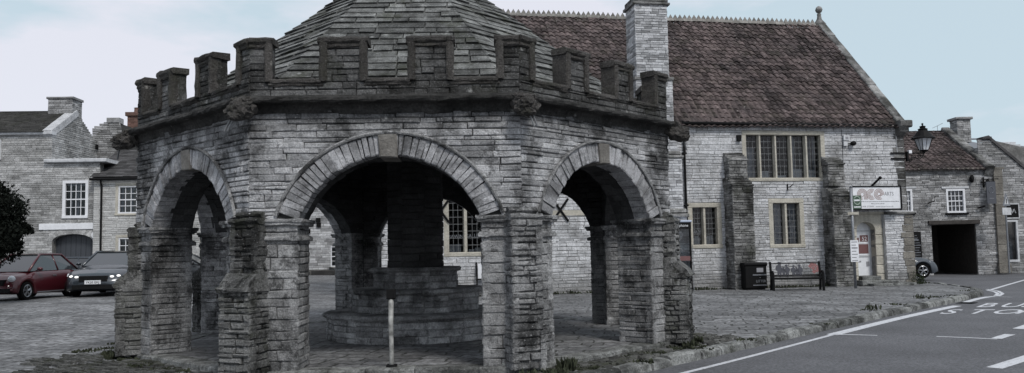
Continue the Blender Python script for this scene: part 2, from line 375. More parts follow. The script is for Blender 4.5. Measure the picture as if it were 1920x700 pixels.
def asphalt_mat():
    m, t, b = newmat('asphalt'); ln = t.links.new; nn = t.nodes.new; b.inputs['Roughness'].default_value = .85; b.inputs['Specular IOR Level'].default_value = .3
    g = nn('ShaderNodeNewGeometry'); n = nn('ShaderNodeTexNoise'); n.inputs['Scale'].default_value = 26; n.inputs['Detail'].default_value = 8; n.inputs['Roughness'].default_value = .8
    n2 = nn('ShaderNodeTexNoise'); n2.inputs['Scale'].default_value = .5; n2.inputs['Detail'].default_value = 5; ln(g.outputs['Position'], n.inputs[0]); ln(g.outputs['Position'], n2.inputs[0])
    def mr(x, a, b_, c, d):
        q = nn('ShaderNodeMapRange'); ln(x, q.inputs[0])
        for i, w in enumerate((a,b_,c,d)): q.inputs[i+1].default_value = w
        return q.outputs[0]
    q = nn('ShaderNodeMath'); q.operation = 'MULTIPLY'; ln(mr(n.outputs[0], .34, .66, .3, 1.75), q.inputs[0]); ln(mr(n2.outputs[0], .3, .7, .8, 1.2), q.inputs[1])
    s_ = nn('ShaderNodeVectorMath'); s_.operation = 'SCALE'; s_.inputs[0].default_value = (.098,.099,.107); ln(q.outputs[0], s_.inputs['Scale']); ln(s_.outputs[0], b.inputs['Base Color'])
    bp = nn('ShaderNodeBump'); bp.inputs['Strength'].default_value = .6; bp.inputs['Distance'].default_value = .006; ln(n.outputs[0], bp.inputs['Height']); ln(bp.outputs[0], b.inputs['Normal'])
    return m
M['asphalt'] = asphalt_mat()
def marking_mat():
    m, t, b = newmat('worn_road_marking'); ln = t.links.new; nn = t.nodes.new; b.inputs['Roughness'].default_value = .7
    g = nn('ShaderNodeNewGeometry'); n = nn('ShaderNodeTexNoise'); n.inputs['Scale'].default_value = 14; n.inputs['Detail'].default_value = 6; n.inputs['Roughness'].default_value = .8; ln(g.outputs['Position'], n.inputs[0])
    r = nn('ShaderNodeValToRGB'); r.color_ramp.elements[0].position = .3; r.color_ramp.elements[0].color = (.16,.16,.17,1); r.color_ramp.elements[1].position = .5; r.color_ramp.elements[1].color = (.55,.56,.59,1)
    ln(n.outputs[0], r.inputs[0]); ln(r.outputs[0], b.inputs['Base Color']); return m
M['mark'] = marking_mat()
def leaf_mat(name, col):
    m, t, b = newmat(name); ln = t.links.new; nn = t.nodes.new; b.inputs['Roughness'].default_value = .95; b.inputs['Specular IOR Level'].default_value = .1
    g = nn('ShaderNodeNewGeometry'); r = nn('ShaderNodeMapRange'); ln(g.outputs['Random Per Island'], r.inputs[0]); r.inputs[3].default_value = .5; r.inputs[4].default_value = 1.6
    s_ = nn('ShaderNodeVectorMath'); s_.operation = 'SCALE'; s_.inputs[0].default_value = col; ln(r.outputs[0], s_.inputs['Scale']); ln(s_.outputs[0], b.inputs['Base Color']); return m
M['yew'] = leaf_mat('yew_foliage', (.009,.011,.009)); M['weed'] = leaf_mat('weed_leaf', (.04,.045,.03)); M['ivy'] = leaf_mat('ivy_leaf', (.035,.045,.025))
# ================================================================== ground, road, paving, kerb
OX, OY, WF = -1.4257, 16.068, 3.837
AP = WF*(1+sqrt(2))/2
KP = [(-14.0,-4.0),(-5.0,4.6),(-1.0,8.75),(0.6,10.3),(1.71,11.42),(2.19,11.93),(2.78,12.55),(3.64,13.42),(4.54,14.35),(5.38,15.2),(6.52,16.33),(7.91,17.7),(8.89,18.67),(10.53,20.31),(13.2,22.95),(14.9,24.75),(16.0,26.0),(16.75,27.25),(17.15,28.3),(17.45,29.4),(17.8,31.2),(18.1,33.0),(18.3,36),(18.6,60)]
def kerb_x(y):
    for (xa,ya),(xb,yb) in zip(KP, KP[1:]):
        if ya <= y <= yb: return xa+(xb-xa)*(y-ya)/(yb-ya)
    return KP[-1][0]
g = MB(); n = 24
xs = [-900,-400,-150,-80,-50]+[-40+2*i for i in range(41)]+[50,80,150,400,900]; ys = [-300,-60,-20,-5]+[i*1.5 for i in range(0,41)]+[70,90,150,400,1500]
vs = [(x,y,gz(x,y)-.15) for y in ys for x in xs]; nx = len(xs)
g.add(vs, [(j*nx+i,j*nx+i+1,(j+1)*nx+i+1,(j+1)*nx+i) for j in range(len(ys)-1) for i in range(nx-1)])
tag(g.build('ground', M['asphalt']), kind='structure')
def strip_sheet(xl, xr, y0, y1, dy, nxx, dz):
    mb = MB(); rows = []; y = y0
    while y <= y1+1e-6:
        a, b = xl(y), xr(y); rows.append([(a+(b-a)*i/nxx, y) for i in range(nxx+1)]); y += dy
    mb.add([(x,yy,gz(x,yy)+dz) for r_ in rows for (x,yy) in r_], [(j*(nxx+1)+i,j*(nxx+1)+i+1,(j+1)*(nxx+1)+i+1,(j+1)*(nxx+1)+i) for j in range(len(rows)-1) for i in range(nxx)])
    return mb
tag(strip_sheet(lambda y: kerb_x(y)-.3, lambda y: 60, -4, 60, 1.0, 40, -.12).build('road', M['asphalt']), kind='structure')
tag(strip_sheet(lambda y: -60, lambda y: kerb_x(y)-.2, -3.5, 60, .5, 60, 0).build('pavement', M['pave']), kind='structure')
# kerb stones, one by one along the curve
kb = MB(); i = 0
pts = []
for (a, b) in zip(KP, KP[1:]):
    nseg = max(1, int(math.dist(a, b)/.1))
    pts += [(a[0]+(b[0]-a[0])*k/nseg, a[1]+(b[1]-a[1])*k/nseg) for k in range(nseg)]
pts = [q for q in pts if 2 < q[1] < 34]
k = 0
while k < len(pts)-12:
    m_ = random.randint(4, 9); seg = pts[k:k+m_+1]; k += m_
    jx, jz = R(-.02,.02), R(-.02,.014); vs = []; fs = []
    for q, (x, y) in enumerate(seg):
        x2, y2 = seg[min(q+1, len(seg)-1)]; x1, y1 = seg[max(q-1, 0)]
        t = Vector((x2-x1, y2-y1, 0)).normalized(); nn_ = Vector((t.y, -t.x, 0)); e = (.035 if q == 0 else -.035 if q == len(seg)-1 else 0)
        for (o, z) in ((-.20,-.02),(-.19,.03),(-.03,.025),(.015,-.01),(.03,-.15),(0,-.2),(-.24,-.2)):
            p_ = Vector((x, y, 0))+t*e*.5+nn_*(o+jx+R(-.008,.008)); vs.append((p_.x, p_.y, gz(x, y)+z+jz+R(-.007,.007)-(.012 if e else 0)))
    for q in range(len(seg)-1):
        for w in range(7): fs.append((q*7+w, q*7+(w+1)%7, (q+1)*7+(w+1)%7, (q+1)*7+w))
    fs += [tuple(range(7))[::-1], tuple((len(seg)-1)*7+w for w in range(7))]
    kb.add(vs, fs)
tag(kb.build('kerb', M['kerb']), kind='structure')
# painted markings
mk = MB()
def band(px, w, dz=-.116, closed=False):
    P_ = [ground(x, y, dz) for (x, y) in px]; out = []
    fine = []
    for a, b in zip(P_, P_[1:]):
        nseg = max(1, int((b-a).length/.4)); fine += [a+(b-a)*k/nseg for k in range(nseg)]
    fine.append(P_[-1]); vs = []
    for q, p_ in enumerate(fine):
        t = (fine[min(q+1,len(fine)-1)]-fine[max(q-1,0)]); t.z = 0; t.normalize(); s_ = Vector((-t.y, t.x, 0))*w/2
        for a in (p_+s_, p_-s_): vs.append((a.x, a.y, gz(a.x, a.y)+dz))
    mk.add(vs, [(2*q,2*q+1,2*q+3,2*q+2) for q in range(len(fine)-1)])
band([(1150,735),(1280,700),(1400,670),(1560,628)], .10)
band([(1560,628),(1640,608),(1690,596),(1740,585),(1795,573.5)], .24)
band([(1806,568),(1835,560),(1852,557),(1866,556)], .2)
band([(1560,627),(1600,628),(1645,629)], .09, -.112)
band([(1756,631),(1810,633),(1870,636)], .08); band([(1868,635),(1880,631),(1894,627)], .18, -.112)
band([(1864,690),(1940,666)], .22); band([(1914,617),(1935,610)], .3)
band([(1850,544),(1866,547.5),(1871,551),(1866,555)], .11); band([(1850,542.5),(1872,546),(1880,551),(1872,555.5)], .11, -.112)
band([(1858,543.5),(1890,534),(1920,525.5),(1950,518)], .14)
band([(1866,556),(1898,557.5)], .06)
def road_text(s, x0, y0, x1, pitch, ytop, lean):
    for i, c in enumerate(s):
        xa = x0+pitch*i
        o = ground(xa, y0, -.116); ex = ground(xa+10, y0, -.116)-o; ex.z = 0; up = ground(xa+lean, ytop, -.116)-o; up.z = 0
        n0 = len(mk.v); text(mk, None, c, 0, 0, 1, shear=(o, ex*(pitch*.90/10)/.62, up/.72), bold=.008)
        for k in range(n0, len(mk.v)):
            v = mk.v[k]; mk.v[k] = (v[0], v[1], gz(v[0], v[1])-.115)
road_text('STOP', 1757, 588.5, 1920, 47, 580.3, 25); road_text('BUS', 1826, 576, 1920, 42, 568.3, 22)
tag(mk.build('road_markings', M['mark']), kind='structure')
# floor of the cross: a raised octagonal slab with an edge of its own
def octp(a, k0=0): return [(OX+a/cos(pi/8)*sin(pi/8+k*pi/4), OY-a/cos(pi/8)*cos(pi/8+k*pi/4)) for k in range(8)]
fl = MB(); fl.prism(octp(AP+.02), -.25, 0)
tag(fl.build('cross_floor', M['pave']), kind='structure')
def oface(k, off=0):
    th = k*pi/4; nrm = Vector((sin(th), -cos(th), 0)); t = Vector((cos(th), sin(th), 0)); return Fr(Vector((OX, OY, 0))+nrm*(AP+off), t, nrm)
def ocorner(k, off=0):   # radial frame at the corner right of face k
    th = k*pi/4+pi/8; nrm = Vector((sin(th), -cos(th), 0)); t = Vector((cos(th), sin(th), 0)); return Fr(Vector((OX, OY, 0))+nrm*(AP/cos(pi/8)+off), t, nrm)
eb = MB()
for k in range(8):
    fr = oface(k); u = -WF/2
    while u < WF/2-.05:
        l = R(.5,1.1); u2 = min(u+l, WF/2+.02); eb.nbox(fr, u+.006, u2-.006, -.2, .012+R(-.006,.006), -.28, .06, .15, .008, .025); u = u2
tag(eb.build('step_edge', M['kerb']), kind='structure')
# pitched setts round the feet of the buttresses
st = MB()
def setts(cx, cy, rad, ang, n, sy=1):
    for i in range(n):
        a = R(0, 2*pi); r_ = rad*sqrt(R(0,1)); x, y = cx+cos(a)*r_, cy+sin(a)*r_*sy
        if x > kerb_x(y)-.3 or ((x-OX)**2+(y-OY)**2)**.5 < AP+.1: continue
        aa = ang+R(-.15,.15); f_ = Fr((x, y, 0), (cos(aa), sin(aa), 0), (sin(aa), -cos(aa), 0)); z = gz(x, y); l = R(.12,.32)
        st.nbox(f_, -l/2, l/2, z-.08, z+R(.005,.04), -.03, R(.02,.04), .1, .008, .02)
setts(2.3, 12.75, .9, .8, 330); setts(1.2, 11.6, .7, .8, 170); setts(3.6, 14.6, 1.0, .5, 260); setts(-5.9, 12.6, 1.25, 2.6, 420, .8); setts(-4.0, 11.5, 1.0, 2.6, 300, .6); setts(-7.1,13.9,.6,2.6,120); setts(-1.4,10.9,1.8,0.1,260,.3)
tag(st.build('pitched_setts', M['sett']), kind='structure')
# ================================================================== the market cross
cross = thing('market_cross', 'octagonal stone market cross with battlements, round arches and a steep stone-slated roof', 'market cross', (OX, OY, 0))
SP, RI, RE, ZC, TH = 2.1, 1.36, 1.65, 1.64, .70
H2 = 1.28
def archf(Rr, c):
    def f(z):
        d = Rr*Rr-(z-ZC)**2
        if d <= 0 or z > ZC+Rr: return None
        return (c-sqrt(d), c+sqrt(d))
    return f
core = AP-TH
for k in range(8):
    c = .05 if k == 0 else 0; fr = oface(k); vis = k in (0,1,7)
    hW = WF/2
    w = MB()
    stones(w, fr, -hW, hW, SP, 3.70, (.05,.11), (.18,.65), .006, (-.008,.022), [('arch', archf(RE, c))], .012, .008, -.1)
    # mortar-bedded core behind the face, with the arch cut out
    n = 28; a0 = math.acos(min(1, H2/RI)); zs0 = SP
    top = []; 
    def core_plane(d, cc, hw):
        L_ = [(-hw, SP), (-hw, 3.75), (hw, 3.75), (hw, SP)]
        arc = [(cc+RI*1.005*cos(t), ZC+RI*1.005*sin(t)) for t in [math.asin((SP-ZC)/RI)+(pi-2*math.asin((SP-ZC)/RI))*q/n for q in range(n+1)]]
        return arc
    for d in (-.035,):
        arc = core_plane(d, c, hW); vs = []; fs = []
        for (u, z) in arc: vs += [fr.P(u, z, d), fr.P(max(-hW, min(hW, c+(u-c)*1.5)), 3.75, d)]
        fs = [(2*q, 2*q+1, 2*q+3, 2*q+2) for q in range(n)]
        vs += [fr.P(hW, SP, d), fr.P(hW, 3.75, d), fr.P(-hW, SP, d), fr.P(-hW, 3.75, d)]; b_ = 2*(n+1)
        fs += [(0, b_, b_+1, 1), (2*n, 2*n+1, b_+3, b_+2)]
        w2 = MB(); w2.add(vs, fs)
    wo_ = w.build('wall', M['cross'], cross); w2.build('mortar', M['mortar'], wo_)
    # inner face + soffit
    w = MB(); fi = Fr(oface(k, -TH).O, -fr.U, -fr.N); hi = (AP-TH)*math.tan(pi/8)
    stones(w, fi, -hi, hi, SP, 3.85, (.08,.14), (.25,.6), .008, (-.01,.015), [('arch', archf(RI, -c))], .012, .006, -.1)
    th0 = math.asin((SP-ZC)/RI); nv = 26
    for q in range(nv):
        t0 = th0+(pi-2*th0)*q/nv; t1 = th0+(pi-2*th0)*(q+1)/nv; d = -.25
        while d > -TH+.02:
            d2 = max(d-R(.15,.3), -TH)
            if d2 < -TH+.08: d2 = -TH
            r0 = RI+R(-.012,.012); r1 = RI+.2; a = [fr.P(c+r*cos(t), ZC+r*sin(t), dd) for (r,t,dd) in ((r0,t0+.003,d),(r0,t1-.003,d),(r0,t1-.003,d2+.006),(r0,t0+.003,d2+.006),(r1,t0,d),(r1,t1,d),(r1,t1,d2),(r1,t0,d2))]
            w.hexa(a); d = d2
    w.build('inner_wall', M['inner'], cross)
    # voussoirs
    w = MB(); nv = 42 if k == 0 else 34; th0 = math.asin((SP-ZC)/RI); ts = [0]
    for q in range(nv): ts.append(ts[-1]+R(.55,1.5))
    ts = [t/ts[-1]*(pi-2*th0)+th0 for t in ts]
    for q in range(nv):
        t0, t1 = ts[q]+.004, ts[q+1]-.004
        if abs((t0+t1)/2-pi/2) < .06 : t0, t1 = t0, t1
        r0 = RI-R(0,.012); r1 = RE+R(-.012,.012)-(.05*(1 if k else .5)*0)
        qd = [(c+r*cos(t), ZC+r*sin(t)) for (r, t) in ((r0,t1),(r0,t0),(r1,t0),(r1,t1))]
        w.stone(fr, qd, -.3, R(.0,.028), .014, .007)
    ar = w.build('arch_ring', M['vous'], cross)
    w = MB(); hoodp = [(c+(RE+.025)*cos(t), ZC+(RE+.025)*sin(t)) for t in [th0-.03+(pi-2*th0+.06)*q/30 for q in range(31)]]
    w.tube([fr.P(u, z, .03) for (u, z) in hoodp], .026, 6); w.build('hood_mould', M['pier'], ar)
    w = MB(); kc = c-.03 if k == 0 else c
    w.stone(fr, [(kc-.10, ZC+RI-.035), (kc+.14, ZC+RI-.04), (kc+.15, ZC+RE+.01), (kc-.13, ZC+RE)], -.6, .045, .015, .01); w.build('keystone', M['key'], ar)
def pier_poly(k, e=0):
    f0, f1 = oface(k), oface((k+1)%8); t = pi/8
    A = f0.P(H2-e + (.05 if k == 0 else 0), 0, e*0+0); B = f1.P(-H2+e+(.05 if k == 7 else 0), 0, 0)
    cr_ = ocorner(k); C = cr_.P(0, 0, 0); Ci = cr_.P(0, 0, -TH/cos(t)); Ai = f0.P(H2-e+(.05 if k == 0 else 0), 0, -TH); Bi = f1.P(-H2+e+(.05 if k == 7 else 0), 0, -TH)
    if e:
        A += f0.N*e; B += f1.N*e; C = cr_.P(0, 0, e/cos(t)); Ai -= f0.N*e; Bi -= f1.N*e; Ci = cr_.P(0, 0, -(TH+e)/cos(t))
    return [A, C, B, Bi, Ci, Ai]
for k in range(8):
    near = k in (0, 7, 1, 6)
    P_ = pier_poly(k, -.03)
    w = MB()
    Q = pier_poly(k)
    for i in range(6):
        a, b = Q[i], Q[(i+1)%6]; U = (b-a); L_ = U.length; U.normalize(); Nn = Vector((U.y, -U.x, 0))
        fr = Fr(a, U, Nn)
        stones(w, fr, 0, L_, 0, SP-.02, (.10,.19) if i in (0,1) else (.06,.12), (.25,.6), .006, (-.006,.014), (), .014, .007, -.12)
    pr = w.build('pier', M['pier'], cross)
    w = MB(); w.prism([(p_.x, p_.y) for p_ in P_], -.02, SP+.02); w.build('core', M['mortar'], pr)
    w = MB()
    for (z0, z1, e) in ((SP-.075, SP+.0, .055), (SP-.035, SP+.015, .075), (SP-.29, SP-.23, .045), (SP-.25, SP-.215, .03)):
        Q = pier_poly(k, e); n = 6
        for i in (0, 1, 2, 3, 4, 5):
            a, b = Q[i], Q[(i+1)%n]; U = b-a; L_ = U.length; U.normalize(); fr = Fr(a, U, Vector((U.y, -U.x, 0)))
            w.nbox(fr, 0, L_, z0, z1, -.15, 0, .1, .006, .014)
    w.build('impost', M['pier'], pr)
    # diagonal buttress
    cf = ocorner(k); w = MB(); hw = .238; b0 = -.12
    lo, up = (.30, .12) if k != 0 else (.17, .14)
    zl = 1.12 if k != 0 else .5
    for (zz0, zz1, pj, hh) in ((-.02 if near else 0, zl, lo, hw+.025), (zl+(.22 if k != 0 else .0), SP-.05, up, hw)):
        stones(w, Fr(cf.P(0,0,pj), cf.U, cf.N), -hh, hh, zz0, zz1, (.06,.12), (.18,.42), .014, (-.035,.022) if k == 0 and zz0 < .4 else (-.022,.02), (), .016, .012, -.15)
        for s_ in (-1, 1):
            f2 = Fr(cf.P(s_*hh, 0, b0 if s_ > 0 else pj), cf.N*(1 if s_ > 0 else -1), cf.U*s_)
            stones(w, f2, 0, pj-b0, zz0, zz1, (.06,.12), (.15,.35), .012, (-.015,.015), (), .014, .01, -.1)
        w.box(cf, -hh+.05, hh-.05, zz0, zz1, b0-.1, pj-.05)
    if k != 0:
        w.nbox(cf, -hw-.03, hw+.03, zl+.0, zl+.06, b0, lo+.05, .14, .012, .02)
        n = 5; vs = []; fs = []
        for q in range(n+1):
            u = -hw-.01+(2*hw+.02)*q/n
            for (z, d) in ((zl+.04,b0),(zl+.04,lo+.03),(zl+.12,lo-.01),(zl+.25,up+.015),(zl+.25,b0)): vs.append(cf.P(u, z+R(-.008,.008), d+R(-.01,.01)))
        for q in range(n):
            for r_ in range(5): fs.append((q*5+r_, q*5+(r_+1)%5, (q+1)*5+(r_+1)%5, (q+1)*5+r_))
        fs += [tuple(range(5))[::-1], tuple(n*5+r_ for r_ in range(5))]; w.add(vs, fs)
    w.nbox(cf, -hw-.01, hw+.01, SP-.06, SP+.03, b0-.1, up+.02, .12, .012, .04); w.nbox(cf, -hw+.02, hw-.02, SP+.02, SP+.13, b0-.1, up-.09, .12, .012, .06)
    if k == 0:
        pass
    w.build('buttress', M['butt'] if k != 0 else M['pier'], cross)
# cornice, parapet, copings
for k in range(8):
    fr = oface(k); t8 = math.tan(pi/8); w = MB(); n = 30
    prof = [(3.57,-.02),(3.60,.015),(3.66,.03),(3.715,.07),(3.735,.18),(3.76,.205),(3.795,.20),(3.83,.14),(3.86,.02),(3.87,-.05)]
    vs = []; fs = []
    for i in range(n+1):
        for (z, d) in prof:
            hw = WF/2+d*t8; u = -hw+2*hw*i/n; e_ = 0 if i in (0,n) else 1; vs.append(fr.P(u, z+R(-.008,.008)*e_, d+R(-.012,.012)*e_))
    m_ = len(prof)
    for i in range(n):
        for q in range(m_-1): fs.append((i*m_+q, (i+1)*m_+q, (i+1)*m_+q+1, i*m_+q+1))
    w.add(vs, fs); w.build('cornice', M['corn'], cross)
    w = MB(); hw = WF/2-.004
    stones(w, fr, -hw, hw, 3.84, 4.05, (.06,.11), (.18,.5), .006, (.0,.012), (), .012, .006, -.12)
    PT = .22; mer = {0: [(-hw, -1.60), (-.92, -.26), (.33, .97), (1.59, hw)], 7: [(-hw, -1.60), (-1.04, -.52), (.32, .86), (1.60, hw)]}.get(k, [(-hw, -1.62), (-.89, -.34), (.35, .86), (1.52, hw)])
    for (a, b) in mer: stones(w, fr, a, b, 4.05, 4.60, (.06,.12), (.12,.4), .005, (-.01,.014), (), .012, .006, -.12)
    # back face and core
    for (a, b) in mer: w.box(fr, a+.01, b-.01, 4.0, 4.6, -PT, -.05)
    w.box(fr, -hw+.1, hw-.1, 3.7, 4.06, -PT, -.05)
    pp = w.build('parapet', M['para'], cross)
    w = MB()
    for (a, b) in ((mer[0][1]-.02,mer[1][0]+.02),(mer[1][1]-.02,mer[2][0]+.02),(mer[2][1]-.02,mer[3][0]+.02)):
        w.nbox(fr, a, b, 4.02, 4.10, -PT-.03, .045, .1, .009, .025); w.nbox(fr, a-.02, b+.02, 3.985, 4.045, -PT, .025, .1, .009, .02)
    for i, (a, b) in enumerate(mer):
        for s_, e_ in ((a, 1), (b, -1)):
            if (i == 0 and e_ == 1) or (i == 3 and e_ == -1): continue
            lo_, hi_ = sorted((s_-.01*e_, s_+.10*e_))
            ff = Fr(fr.P(0,0,0), Vector((0,0,1)), fr.N)
            n = 6; vs = []; fs = []
            for q in range(n+1):
                z = 4.06+(4.64-4.06)*q/n
                for (u, d) in ((lo_,-PT-.02),(lo_,.03),(lo_+.03,.05),(hi_-.03,.05),(hi_,.03),(hi_,-.02),(lo_+.05,-PT-.02)): vs.append(fr.P(u+R(-.008,.008), z+R(-.008,.008), d+R(-.008,.008)))
            for q in range(n):
                for r_ in range(7): fs.append((q*7+r_, q*7+(r_+1)%7, (q+1)*7+(r_+1)%7, (q+1)*7+r_))
            w.add(vs, fs)
        e0 = a if i == 0 else a-.03; e1 = b if i == 3 else b+.03
        w.nbox(fr, e0, e1, 4.60, 4.70, -PT-.03, .055, .1, .010, .03); w.nbox(fr, e0+.03*(i>0), e1-.03*(i<3), 4.54, 4.61, -.1, .03, .1, .008, .02)
    w.build('coping', M['cope'], pp)
# roof of stone slates in diminishing courses
AZ = lambda z: 1.12*(7.77-z)
rf = MB(); z = 3.95; t8 = math.tan(pi/8); rows = []
while z < 7.5: rows.append(z); z += .145-.04*(z-3.95)/4
for k in range(8):
    th = k*pi/4; nrm = Vector((sin(th), -cos(th), 0)); t = Vector((cos(th), sin(th), 0)); O = Vector((OX, OY, 0))
    pt = lambda u, z, a: O+nrm*a+t*u+Vector((0,0,z))
    rf.add([pt(-AZ(3.9)*t8,3.9,AZ(3.9)-.03), pt(AZ(3.9)*t8,3.9,AZ(3.9)-.03), pt(0,7.77,-.03)], [(0,1,2)])
    for i, zb in enumerate(rows[:-1]):
        zt = rows[i+1]+.05; hb = AZ(zb)*t8+.02; ht = AZ(zt)*t8; u = -hb
        while u < hb-.02:
            l = R(.25,.8)*(1 if k in (0,1,7) else 1.5); u2 = u+l
            if u2 > hb-.12: u2 = hb
            f0 = u/hb; f1 = u2/hb; ua = u if abs(u+hb) < .01 else u+.004; ub = u2 if u2 == hb else u2-.004
            ta = max(-ht, min(ht, ua)) if abs(f0) < .999 else -ht; tb = max(-ht, min(ht, ub)) if f1 < .999 else ht
            if abs(ta-tb) < .02: tb = ta+.02
            th_ = R(.04,.07); jz = R(-.016,.012); ja = R(-.008,.012)
            a_ = AZ(zb)+ja; zb2 = zb+jz; mid = (ua+ub)/2; sag = R(-.006,.006)
            rf.hexa([pt(ua,zb2+sag,a_),pt(ub,zb2-sag,a_),pt(tb,zt,AZ(zt)-.02),pt(ta,zt,AZ(zt)-.02),
                     pt(ua+.01,zb2+.03+sag,a_+th_),pt(ub-.01,zb2+.03-sag,a_+th_+R(-.01,.01)),pt(tb,zt+.02,AZ(zt)+.01),pt(ta,zt+.02,AZ(zt)+.01)])
            u = u2
rf.build('roof', M['slate'], cross)
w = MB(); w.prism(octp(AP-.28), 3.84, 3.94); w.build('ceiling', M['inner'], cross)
# stepped pedestal and central shaft
def ped(name, a, z0, z1, lip, mat, ch=(.1,.16), ns=8):
    w = MB()
    for k in range(ns):
        th = k*2*pi/ns; nrm = Vector((sin(th), -cos(th), 0)); t = Vector((cos(th), sin(th), 0)); fr = Fr(Vector((OX,OY,0))+nrm*a, t, nrm); hw = a*math.tan(pi/ns)
        stones(w, fr, -hw, hw, z0, z1-(.07 if lip else 0), ch, (.3,.75), .008, (-.008,.012), (), .014, .006, -.2)
        if lip: w.nbox(fr, -hw-.03, hw+.03, z1-.085, z1, -.5, .07, .15, .007, .03)
    w.prism([(OX+(a-.04)/cos(pi/ns)*sin(pi/ns+k*2*pi/ns), OY-(a-.04)/cos(pi/ns)*cos(pi/ns+k*2*pi/ns)) for k in range(ns)], z0, z1-.012)
    return w.build(name, mat, cross)
M['ped'] = stone_mat('pedestal_stone', (.36,.36,.365), (.03,.03,.03), .3, .8, 1.6, .5, thr=.53, crust=.5, speck=.3, bump=1.0, zband=None)
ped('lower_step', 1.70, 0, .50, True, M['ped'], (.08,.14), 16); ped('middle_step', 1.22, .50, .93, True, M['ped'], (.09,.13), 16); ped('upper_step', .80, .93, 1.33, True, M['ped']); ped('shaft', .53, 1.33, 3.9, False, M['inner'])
# gargoyles at the corners
for k in range(8):
    cf = ocorner(k); w = MB(); n0 = 0
    def blob(u, z, d, r, sd_, amp=.35):
        import bmesh
        c_ = cf.P(u, z, d); w.blob((c_.x, c_.y, c_.z), r, 3, amp, 2.6, sd_+k*7)
    blob(0, 3.69, .10, (.17,.17,.14), 1); blob(.0, 3.62, .20, (.17,.17,.13), 2, .5); blob(R(-.05,.05), 3.64, .27, (.12,.12,.10), 3, .5); blob(.10, 3.76, .16, (.07,.07,.06), 4, .5); blob(-.10, 3.77, .16, (.07,.07,.06), 5, .5); blob(0, 3.54, .28, (.11,.11,.07), 6, .4)
    go = w.build('gargoyle', M['cope'], cross)
    w = MB()
    s_ = {0: -.10, 7: -.16, 1: -.1}.get(k, .1)
    for e_ in (-.025, .025): w.tube([cf.P(e_, 3.62, .26), cf.P(e_+(.09 if k in (0,1) else -.14), 3.33, .31)], .014, 6)
    w.build('spout', M['lead'], go)
# ================================================================== windows
def lights_window(fr, u0, u1, z0, z1, n, parent, s=.14, mull=.11, name='window', curtain=None, words=None, depth=.24, bars=(3,7), nocurt=(), mat=None):
    w = MB(); mat = mat or M['ham']
    w.nbox(fr, u0, u1, z1-s, z1, -depth-.05, .02, .3, .004, .02); w.nbox(fr, u0, u1, z0, z0+s*.9, -depth-.05, .035, .3, .004, .03)
    ff = lambda a, b: [w.box(fr, a, b, z0+s*.9-.002, z1-s+.002, -depth-.05, d_) for d_ in (.016,)]
    ff(u0, u0+s); ff(u1-s, u1)
    iw = (u1-u0-2*s-(n-1)*mull)/n; panes = []
    for i in range(n):
        a = u0+s+i*(iw+mull); panes.append((a, a+iw))
        if i < n-1:
            v = [fr.P(a+iw, 0, -depth), fr.P(a+iw+.035, 0, -.03), fr.P(a+iw+mull-.035, 0, -.03), fr.P(a+iw+mull, 0, -depth)]
            w.prism([(q.x, q.y) for q in v], z0+s*.9-.003, z1-s+.003)
    f = w.build(name, mat, parent)
    zl, zh = z0+s*.9, z1-s
    w = MB()
    for (a, b) in panes: w.add([fr.P(a-.01,zl,-depth*.8),fr.P(b+.01,zl,-depth*.8),fr.P(b+.01,zh,-depth*.8),fr.P(a-.01,zh,-depth*.8)], [(0,1,2,3)])
    w.build('glass', M['glass'], f)
    w = MB()
    for (a, b) in panes:
        for i in range(1, bars[0]): w.box(fr, a+(b-a)*i/bars[0]-.007, a+(b-a)*i/bars[0]+.007, zl, zh, -depth*.78, -depth*.78+.012)
        for i in range(1, bars[1]): w.box(fr, a, b, zl+(zh-zl)*i/bars[1]-.009, zl+(zh-zl)*i/bars[1]+.009, -depth*.78-.002, -depth*.78+.014)
    w.build('lattice', M['lead'], f)
    if curtain:
        w = MB()
        for i, (a, b) in enumerate(panes):
            if i in nocurt: continue
            x = a; top = curtain if i not in (0,) or n < 4 else curtain
            while x < b:
                x2 = min(x+R(.05,.12), b)
                if random.random() < .78: w.box(fr, x, x2-.008, zl-.02, zl+(zh-zl)*curtain, -depth-.10-R(0,.04), -depth-.07)
                x = x2
        w.build('curtain', M['curtain'], f)
    if words:
        w = MB()
        for (i, t_, zz, h) in words:
            a, b = panes[i]; text(w, fr, t_, (a+b)/2, zz, h, -depth*.8+.004, 'CENTER', .9)
        w.build('lettering', M['greypole'], f)
    return f, panes, (zl, zh)
